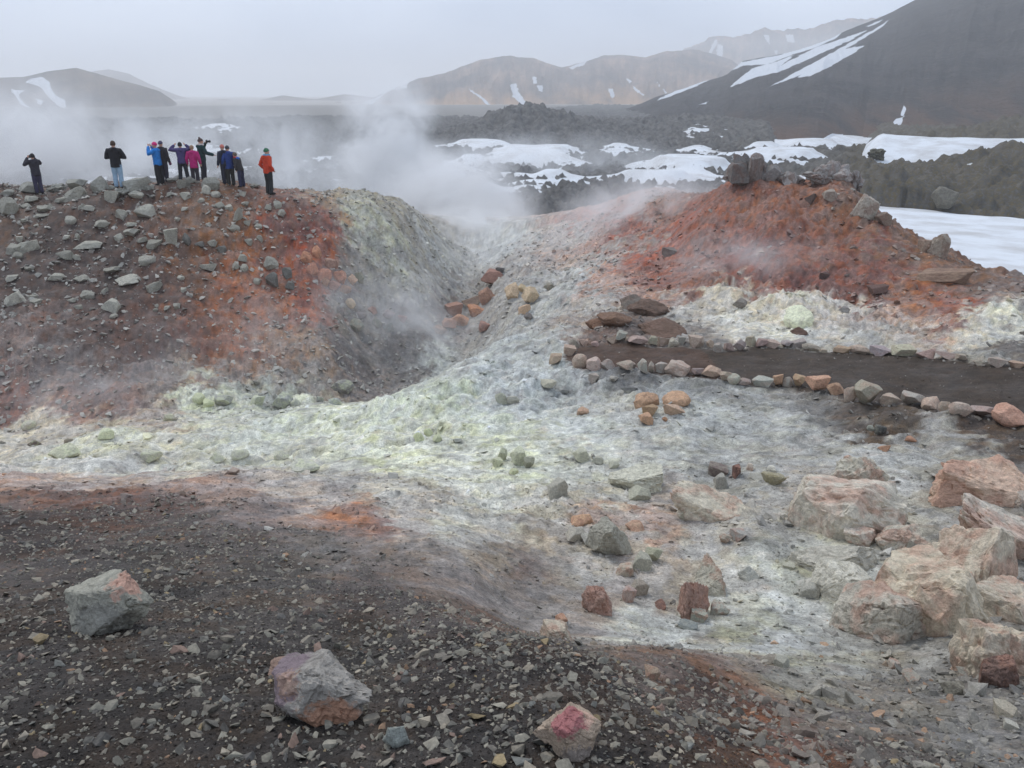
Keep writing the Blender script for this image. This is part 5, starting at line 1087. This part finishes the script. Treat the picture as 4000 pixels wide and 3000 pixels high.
def cloth(name, c, stripe=None, dots=None):
    m, nt, b = new_mat(name); tc = texco(nt, 'Object')
    v = mapr(nt, nz(nt, tc, 14, 4, .6), .3, .7, .82, 1.15); col = lin(c) * 1.05
    if stripe is not None:
        w = N(nt, 'ShaderNodeTexWave', Scale=9.0, Distortion=1.5, bands_direction='Z'); nt.links.new(tc, w.inputs['Vector'])
        cc = mixc(nt, mapr(nt, w.outputs['Fac'], .6, .7, 0, 1), col, lin(stripe))
    elif dots is not None:
        vo = N(nt, 'ShaderNodeTexVoronoi', Scale=22.0); nt.links.new(tc, vo.inputs['Vector']); cc = mixc(nt, mapr(nt, vo.outputs['Distance'], .18, .24, 1, 0), col, lin(dots))
    else: cc = col
    nt.links.new(mixc(nt, 1.0, cc, gray(nt, v), 'MULTIPLY'), b.inputs['Base Color']); b.inputs['Roughness'].default_value = .75
    bump(nt, b, nz(nt, tc, 40, 3, .6), .3, .01); return m
SKIN = cloth('skin', (196, 152, 132)); BOOT = cloth('boot_leather', (40, 36, 36)); EYE = cloth('eye_dark', (40, 32, 30)); LIP = cloth('lip', (160, 96, 90))

ARMS = {'raise': [((.20, .09, .735), (.075, .135, .895))] * 2, 'wide': [((.265, .03, .815), (.14, .10, .93))] * 2,
        'down': [((.165, -.03, .645), (.17, .03, .50))] * 2, 'pocket': [((.19, -.06, .64), (.135, .05, .535))] * 2,
        'fold': [((.20, .03, .65), (-.01, .15, .675))] * 2,
        'shoot': [((.18, .10, .73), (.04, .15, .89)), ((.17, .07, .665), (.15, .235, .615))],
        'mixed': [((.17, -.03, .645), (.17, .02, .50)), ((.17, .05, .66), (.10, .15, .60))]}

def person(px, py, hpx, yaw, label, jacket, trousers, head, arms='down', hem=.47, legs=.0, lean=0.0, hat=None, bobble=False, scarf=None, hood=None, mitten=None, stripe=None, dots=None, back=0.0, width=1.0):
    X, Y, Z, D = hit([px], [py], back)[0]
    Hm = hpx * D / (FP * 1.04)
    root = link(bpy.data.objects.new('person', None)); root.empty_display_size = .3
    root.location = (X, Y, Z + CZ - .02); root.rotation_euler = (0, 0, -math.atan2(X, Y) + radians(yaw)); tag(root, label, 'person', 'people standing on the crest')
    W = width
    def L(p, *r):                                   # body fractions -> metres, with the lean of the trunk
        x, y, z = p; y = y + lean * max(0, z - .48) * 1.0; z = z - .35 * abs(lean) * lean * max(0, z - .48)
        return (x * Hm, y * Hm, z * Hm, *[q * Hm for q in r])
    sh = [(-.115 * W, 0, .812), (.115 * W, 0, .812)]
    A = [tuple((sx * e[0], e[1], e[2]) for e in ARMS[arms][i]) for i, sx in enumerate((-1, 1))]
    lg = [[(sx * .055, 0, .50), (sx * (.058 + legs * .5), .012, .275), (sx * (.06 + legs), -.01, .05)] for sx in (-1, 1)]
    b = Sh()
    b.tube([L((0, 0, .46), .085 * W, .06), L((0, 0, .55), .088 * W, .062), L((0, .005, .63), .078 * W, .058), L((0, .01, .72), .092 * W, .065), L((0, 0, .80), .098 * W, .055), L((0, 0, .835), .05, .04)])
    b.tube([L((0, 0, .82), .034), L((0, .008, .885), .031)])
    b.ball(L((0, .018, .932)), np.array((.045, .058, .066)) * Hm); b.ball(L((0, .035, .905)), np.array((.034, .042, .042)) * Hm)
    b.ball(L((0, .08, .925)), np.array((.009, .014, .013)) * Hm)
    for sx in (-1, 1): b.ball(L((sx * .046, .01, .925)), np.array((.009, .014, .019)) * Hm)
    hands = []
    for i, sx in enumerate((-1, 1)):
        S_, E_, W_ = np.array(sh[i]), np.array(A[i][0]), np.array(A[i][1]); d = W_ - E_; d /= np.linalg.norm(d)
        b.tube([L(S_ * (.7, 1, 1), .03), L(S_, .031), L(S_ * .45 + E_ * .55, .028), L(E_, .023), L(E_ * .5 + W_ * .5, .023), L(W_, .016)])
        pc = W_ + d * .03; sd = np.cross(d, (0, 0, 1.0)); sd = sd / (np.linalg.norm(sd) + 1e-6) if np.linalg.norm(sd) > .1 else np.array((1.0, 0, 0)); nn = np.cross(sd, d)
        b.tube([L(W_, .015, .012), L(pc, .022, .012), L(W_ + d * .052, .022, .011)], 8); hands.append(pc)
        for k_, (off, ln_) in enumerate(((-.017, .036), (-.006, .042), (.006, .039), (.016, .030))):
            q = W_ + d * .05 + sd * off; b.tube([L(q, .0058), L(q + d * ln_ * .55 + nn * .004, .0055), L(q + d * ln_ * .9 + nn * .014, .005)], 6)
        q = W_ + d * .018 + sd * .018; b.tube([L(q, .006), L(q + sd * .016 + d * .016, .006), L(q + sd * .02 + d * .034, .0052)], 6)
        hp, kn, an = lg[i]
        b.tube([L(hp, .052), L(np.array(hp) * .5 + np.array(kn) * .5, .046), L(kn, .033), L(np.array(kn) * .6 + np.array(an) * .4, .033), L(an, .021)])
        b.tube([L((an[0], an[1] - .02, .03), .022), L((an[0], an[1] + .05, .022), .022), L((an[0], an[1] + .10, .016), .016)], 8)
    body = link(bpy.data.objects.new('body', fuse(b, 'body', .0115, SKIN, .35, 2)), root)
    # jacket
    j = Sh(); hz = hem
    j.tube([L((0, 0, hz), .112 * W, .088), L((0, .0, hz + .06), .110 * W, .084), L((0, .004, .63), .104 * W, .079), L((0, .01, .72), .116 * W, .086), L((0, .002, .79), .121 * W, .074), L((0, 0, .832), .078 * W, .058), L((0, .004, .862), .052, .05)], 18)
    for i, sx in enumerate((-1, 1)):
        S_, E_, W_ = np.array(sh[i]), np.array(A[i][0]), np.array(A[i][1]); d = W_ - E_; d /= np.linalg.norm(d)
        j.tube([L(S_ * (.6, 1, 1), .046), L(S_ * (1, 1, 1), .048), L(S_ * .5 + E_ * .5, .045), L(E_, .04), L(E_ * .5 + W_ * .5, .037), L(W_, .030), L(W_ + d * .006, .027)])
    if hood is None: j.tube([L((-.045, -.05, .83), .025), L((0, -.072, .815), .036), L((.045, -.05, .83), .025)], 10)
    jm = cloth('jacket_cloth', jacket)
    link(bpy.data.objects.new('jacket', fuse(j, 'jacket', .021, jm, 1.0, 3, .02, px)), root)
    t = Sh()
    t.tube([L((0, 0, .455), .094 * W, .07), L((0, 0, .50), .098 * W, .074), L((0, 0, .56), .092 * W, .068)])
    for i, sx in enumerate((-1, 1)):
        hp, kn, an = map(np.array, lg[i])
        t.tube([L(hp, .062), L(hp * .5 + kn * .5, .056), L(kn, .047), L(kn * .5 + an * .5, .046), L(an + (0, 0, .005), .042), L(an + (0, .004, -.014), .042)])
    link(bpy.data.objects.new('trousers', fuse(t, 'trousers', .021, cloth('trouser_cloth', trousers), 1.0, 3, .016, px + 3)), root)
    for i in (0, 1):
        an = lg[i][2]; bt = Sh(); bt.tube([L((an[0], an[1] - .025, .026), .028), L((an[0], an[1] + .02, .034), .031), L((an[0], an[1] + .07, .026), .028), L((an[0], an[1] + .112, .02), .02)], 10); bt.tube([L((an[0], an[1], .02), .028), L((an[0], an[1], .08), .03)], 10)
        link(bpy.data.objects.new('boot', fuse(bt, 'boot', .018, BOOT, 1.0, 2)), root)
    # head wear or hair
    h = Sh(); V, F = ico(3); hv = V.copy(); lowz = -.12 if hat else -.35
    front = .25 if hat else .15
    cut = np.where(V[:, 1] > .2, front, lowz); hv[:, 2] = np.maximum(hv[:, 2], cut)
    k_ = 1.14 if hat else 1.09
    h.add(hv * np.array((.047 * k_, .060 * k_, .068 * k_)) * Hm + np.array(L((0, .014, .936))[:3]), F)
    if hat: h.tube([L((0, .014, .945), .054, .068), L((0, .014, .955), .056, .070), L((0, .014, .966), .053, .067)], 16)
    hm = fuse(h, 'hat' if hat else 'hair', .014, cloth('knit' if hat else 'hair', head, stripe, dots), 1.0, 1, 0.0 if hat else .012, px)
    ho = link(bpy.data.objects.new('hat' if hat else 'hair', hm), root)
    if bobble:
        q = Sh(); q.ball(L((0, -.005, 1.018)), np.array((.022, .022, .02)) * Hm); link(bpy.data.objects.new('bobble', fuse(q, 'bobble', .012, cloth('wool', head), 1, 1, .012)), ho)
    for sx in (-1, 1):
        e = Sh(); e.ball(L((sx * .018, .071, .937)), np.array((.006, .005, .004)) * Hm); me = e.mesh('eye'); me.materials.append(EYE); link(bpy.data.objects.new('eye', me), root)
    e = Sh(); e.ball(L((0, .073, .897)), np.array((.014, .006, .004)) * Hm); me = e.mesh('mouth'); me.materials.append(LIP); link(bpy.data.objects.new('mouth', me), root)
    if scarf:
        q = Sh(); a = np.linspace(0, 2 * pi, 14); q.tube([L((cos(w) * .055, sin(w) * .058 + .008, .858), .024) for w in a], 8)
        if arms == 'mixed': q.tube([L((.02, .06, .855), .024), L((.02, .095, .80), .024), L((.03, .11, .74), .018)], 8)
        link(bpy.data.objects.new('scarf', fuse(q, 'scarf', .016, cloth('scarf_wool', scarf), 1, 2, .01)), root)
    if hood:
        q = Sh(); q.tube([L((-.06, -.04, .845), .028), L((0, -.07, .835), .042), L((.06, -.04, .845), .028)], 10); link(bpy.data.objects.new('hood', fuse(q, 'hood', .016, cloth('hood_cloth', hood), 1, 2, .01)), root)
    if mitten:
        for i in (0, 1):
            q = Sh(); q.ball(L(hands[i] + np.array((0, .01, -.01))), np.array((.034, .034, .045)) * Hm); link(bpy.data.objects.new('mitten', fuse(q, 'mitten', .014, cloth('mitten_wool', mitten), 1, 2, .01)), root)
    return root, Hm, np.array(L((0, .135, .925))[:3])

def zp(x, y): return (x * .3, 221.2 + y * .3)
def hand_camera(pr, off, label, size=1.0):
    root, Hm, c = pr; root_m = Matrix.Translation(root.location) @ Matrix.Rotation(root.rotation_euler.z, 4, 'Z')
    o = link(bpy.data.objects.new('camera_in_hand', None)); o.empty_display_size = .05; o.location = root_m @ Vector(c + np.array(off)); o.rotation_euler = root.rotation_euler; tag(o, label, 'camera')
    m, nt, b = new_mat('camera_black'); b.inputs['Base Color'].default_value = (.02, .02, .022, 1); b.inputs['Roughness'].default_value = .45
    s = Sh(); w, d, hh = .068 * size, .03 * size, .048 * size
    for sx in (-1, 1): s.tube([(sx * w * .2, 0, -hh, w * .8, d), (sx * w * .2, 0, hh * .7, w * .8, d), (sx * w * .2, 0, hh, w * .6, d * .7)], 10)
    s.tube([(0, 0, hh * .6, .024, .02), (0, 0, hh * 1.35, .018, .016)], 8)
    link(bpy.data.objects.new('camera_body', fuse(s, 'camera_body', .008, m, 1, 1)), o)
    s = Sh(); s.tube([(0, d * .8, 0, .034 * size), (0, d + .05 * size, 0, .034 * size), (0, d + .055 * size, 0, .042 * size), (0, d + .10 * size, 0, .042 * size)], 16); me = s.mesh('lens'); me.materials.append(m); link(bpy.data.objects.new('lens', me), o)

P_ = []
def pp(xf, yf, ytop, *a, **k):
    x, y = zp(xf, yf); P_.append(person(x, y, (yf - ytop) * .3, *a, **k)); return P_[-1]
p1 = pp(287, 655, 366, 25, 'person in a dark jacket holding both hands to the face, leftmost on the crest', (46,43,52), (56,52,74), (42,36,36), 'raise', hem=.46)
p2 = pp(862, 612, 276, -18, 'person in a black hooded jacket and pale blue jeans with arms folded', (27,26,32), (146,170,190), (78,60,50), 'fold', hem=.45)
p4 = pp(1192, 572, 276, -35, 'person in dark clothes and grey-purple hat, half hidden behind the blue jacket', (44,42,46), (48,46,58), (78,72,96), 'down', hat=True, back=.6, mitten=(112,62,92))
p3 = pp(1158, 594, 284, 62, 'person in a bright blue jacket and pink hat with raised arms', (38,122,196), (32,32,36), (204,46,112), 'raise', hat=True, legs=.02)
p5 = pp(1330, 566, 286, 2, 'person in a purple jacket seen from behind, both elbows raised wide', (72,62,104), (38,40,46), (36,33,34), 'wide', legs=.035, back=.3)
p6 = pp(1412, 574, 306, -12, 'smaller person in a long magenta jacket between purple and green jackets', (176,38,108), (50,46,52), (150,120,96), 'down', hem=.40, back=-.3)
p7 = pp(1474, 560, 258, -72, 'tall person in a dark green jacket and brown bobble hat taking a picture', (28,60,60), (44,44,54), (84,66,62), 'shoot', hat=True, bobble=True, scarf=(200,190,184), back=.3)
p8 = pp(1632, 586, 302, 35, 'person in a navy jacket and red striped hat behind the blue jacket', (38,40,54), (40,42,56), (176,48,44), 'down', hat=True, stripe=(220,170,150), back=.5)
p9 = pp(1668, 598, 309, 18, 'person in a royal blue jacket and charcoal hat with red mittens', (38,62,124), (48,46,44), (60,64,70), 'down', hat=True, mitten=(186,40,56), hem=.44)
p10 = pp(1745, 607, 354, 55, 'child in a dark jacket with red scarf and blue hood, leaning forward', (50,47,48), (44,46,72), (98,86,74), 'mixed', lean=.28, scarf=(178,34,48), hood=(48,112,196), legs=.02)
p11 = pp(1945, 660, 328, -58, 'person in an orange jacket and patterned green hat standing apart on the right', (196,66,38), (40,42,44), (44,104,76), 'pocket', hat=True, dots=(170,180,110), scarf=(92,152,186))
hand_camera(p7, (0, .05, 0), 'black camera held up to the face under the brown bobble hat', 1.15)
hand_camera(p5, (0, .02, .0), 'black camera held up by the person in the purple jacket')
hand_camera(p1, (0, .02, 0), 'black camera held to the face by the leftmost person')

# ------------------------------------------------------------------ AIR: the fog that fades the far slopes, and the steam of the vents
def vol_mat(name, dens, aniso=.2, color=(1, 1, 1), noise=None):
    m = bpy.data.materials.new(name); m.use_nodes = True; nt = m.node_tree; nt.nodes.clear()
    out = nt.nodes.new('ShaderNodeOutputMaterial'); v = nt.nodes.new('ShaderNodeVolumePrincipled')
    v.inputs['Color'].default_value = (*color, 1); v.inputs['Anisotropy'].default_value = aniso; v.inputs['Density'].default_value = dens
    nt.links.new(v.outputs[0], out.inputs['Volume'])
    if noise:
        tc = texco(nt, 'Object'); ln_ = N(nt, 'ShaderNodeVectorMath', operation='LENGTH'); nt.links.new(tc, ln_.inputs[0])
        fall = mapr(nt, ln_.outputs['Value'], .15, .98, 1, 0); fall = mth(nt, 'POWER', fall, 1.6)
        n = nz(nt, geopos(nt), noise, 4, .6, .6); n = mapr(nt, n, .42, .66, 0, 1.4)
        nt.links.new(mth(nt, 'MULTIPLY', mth(nt, 'MULTIPLY', fall, n), dens), v.inputs['Density'])
    return m

STEAM = [
 (985,440,56,210,150,8,1.6,.30),(840,310,62,140,190,7,1.2,.34),(1040,505,48,190,90,6,1.0,.45),(740,400,70,330,110,9,.42,.28),
 (40,330,52,330,190,8,.75,.26),(430,340,85,520,140,14,.24,.2),(1010,590,41,230,120,5,.55,.6),(890,690,29,210,140,3,.5,.8),(740,640,26,140,120,2,.22,.9),
 (1420,470,38,260,120,5,1.0,.55),(1620,560,25.5,220,80,1.6,.45,.9),(250,830,21,380,90,2,.22,.8),(520,720,24,260,110,2,.14,.7),(1180,390,100,420,120,16,.24,.22),(560,985,13,200,60,1.3,.30,1.4),(1250,560,37,260,110,4,.30,.6),(1690,1010,9.6,60,50,.4,.5,3.0)]

def build_haze(D=.00070):
    bm = bmesh.new(); bmesh.ops.create_cube(bm, size=1); me = bpy.data.meshes.new('haze'); bm.to_mesh(me); bm.free()
    o = link(bpy.data.objects.new('haze', me)); o['kind'] = 'stuff'
    z0, z1 = -75.0, 132.0
    o.scale = (8400, 8400, z1 - z0); o.location = (0, 0, (z0 + z1) / 2)
    me.materials.append(vol_mat('fog', D))
build_haze()

def steam(px, py, Z, rx, ry, depth, dens, noise=.35, lift=0.0):
    """one drifting cloud of steam: middle (sketch direction, depth), half-sizes (sketch across, sketch up, metres along)"""
    th, s, hr = ray(px, py); r = float(hr * Z)
    bm = bmesh.new(); bmesh.ops.create_icosphere(bm, subdivisions=3, radius=1); me = bpy.data.meshes.new('steam'); bm.to_mesh(me); bm.free()
    o = link(bpy.data.objects.new('steam', me)); o['kind'] = 'stuff'
    o.location = (r * sin(th), r * cos(th), CZ + float(s) * r + lift); o.rotation_euler = (0, 0, -float(th))
    o.scale = (rx / FP * Z, depth, ry / FP * Z); me.materials.append(vol_mat('steam', dens, .25, (1, 1, 1), noise))
for a in STEAM: steam(*a)
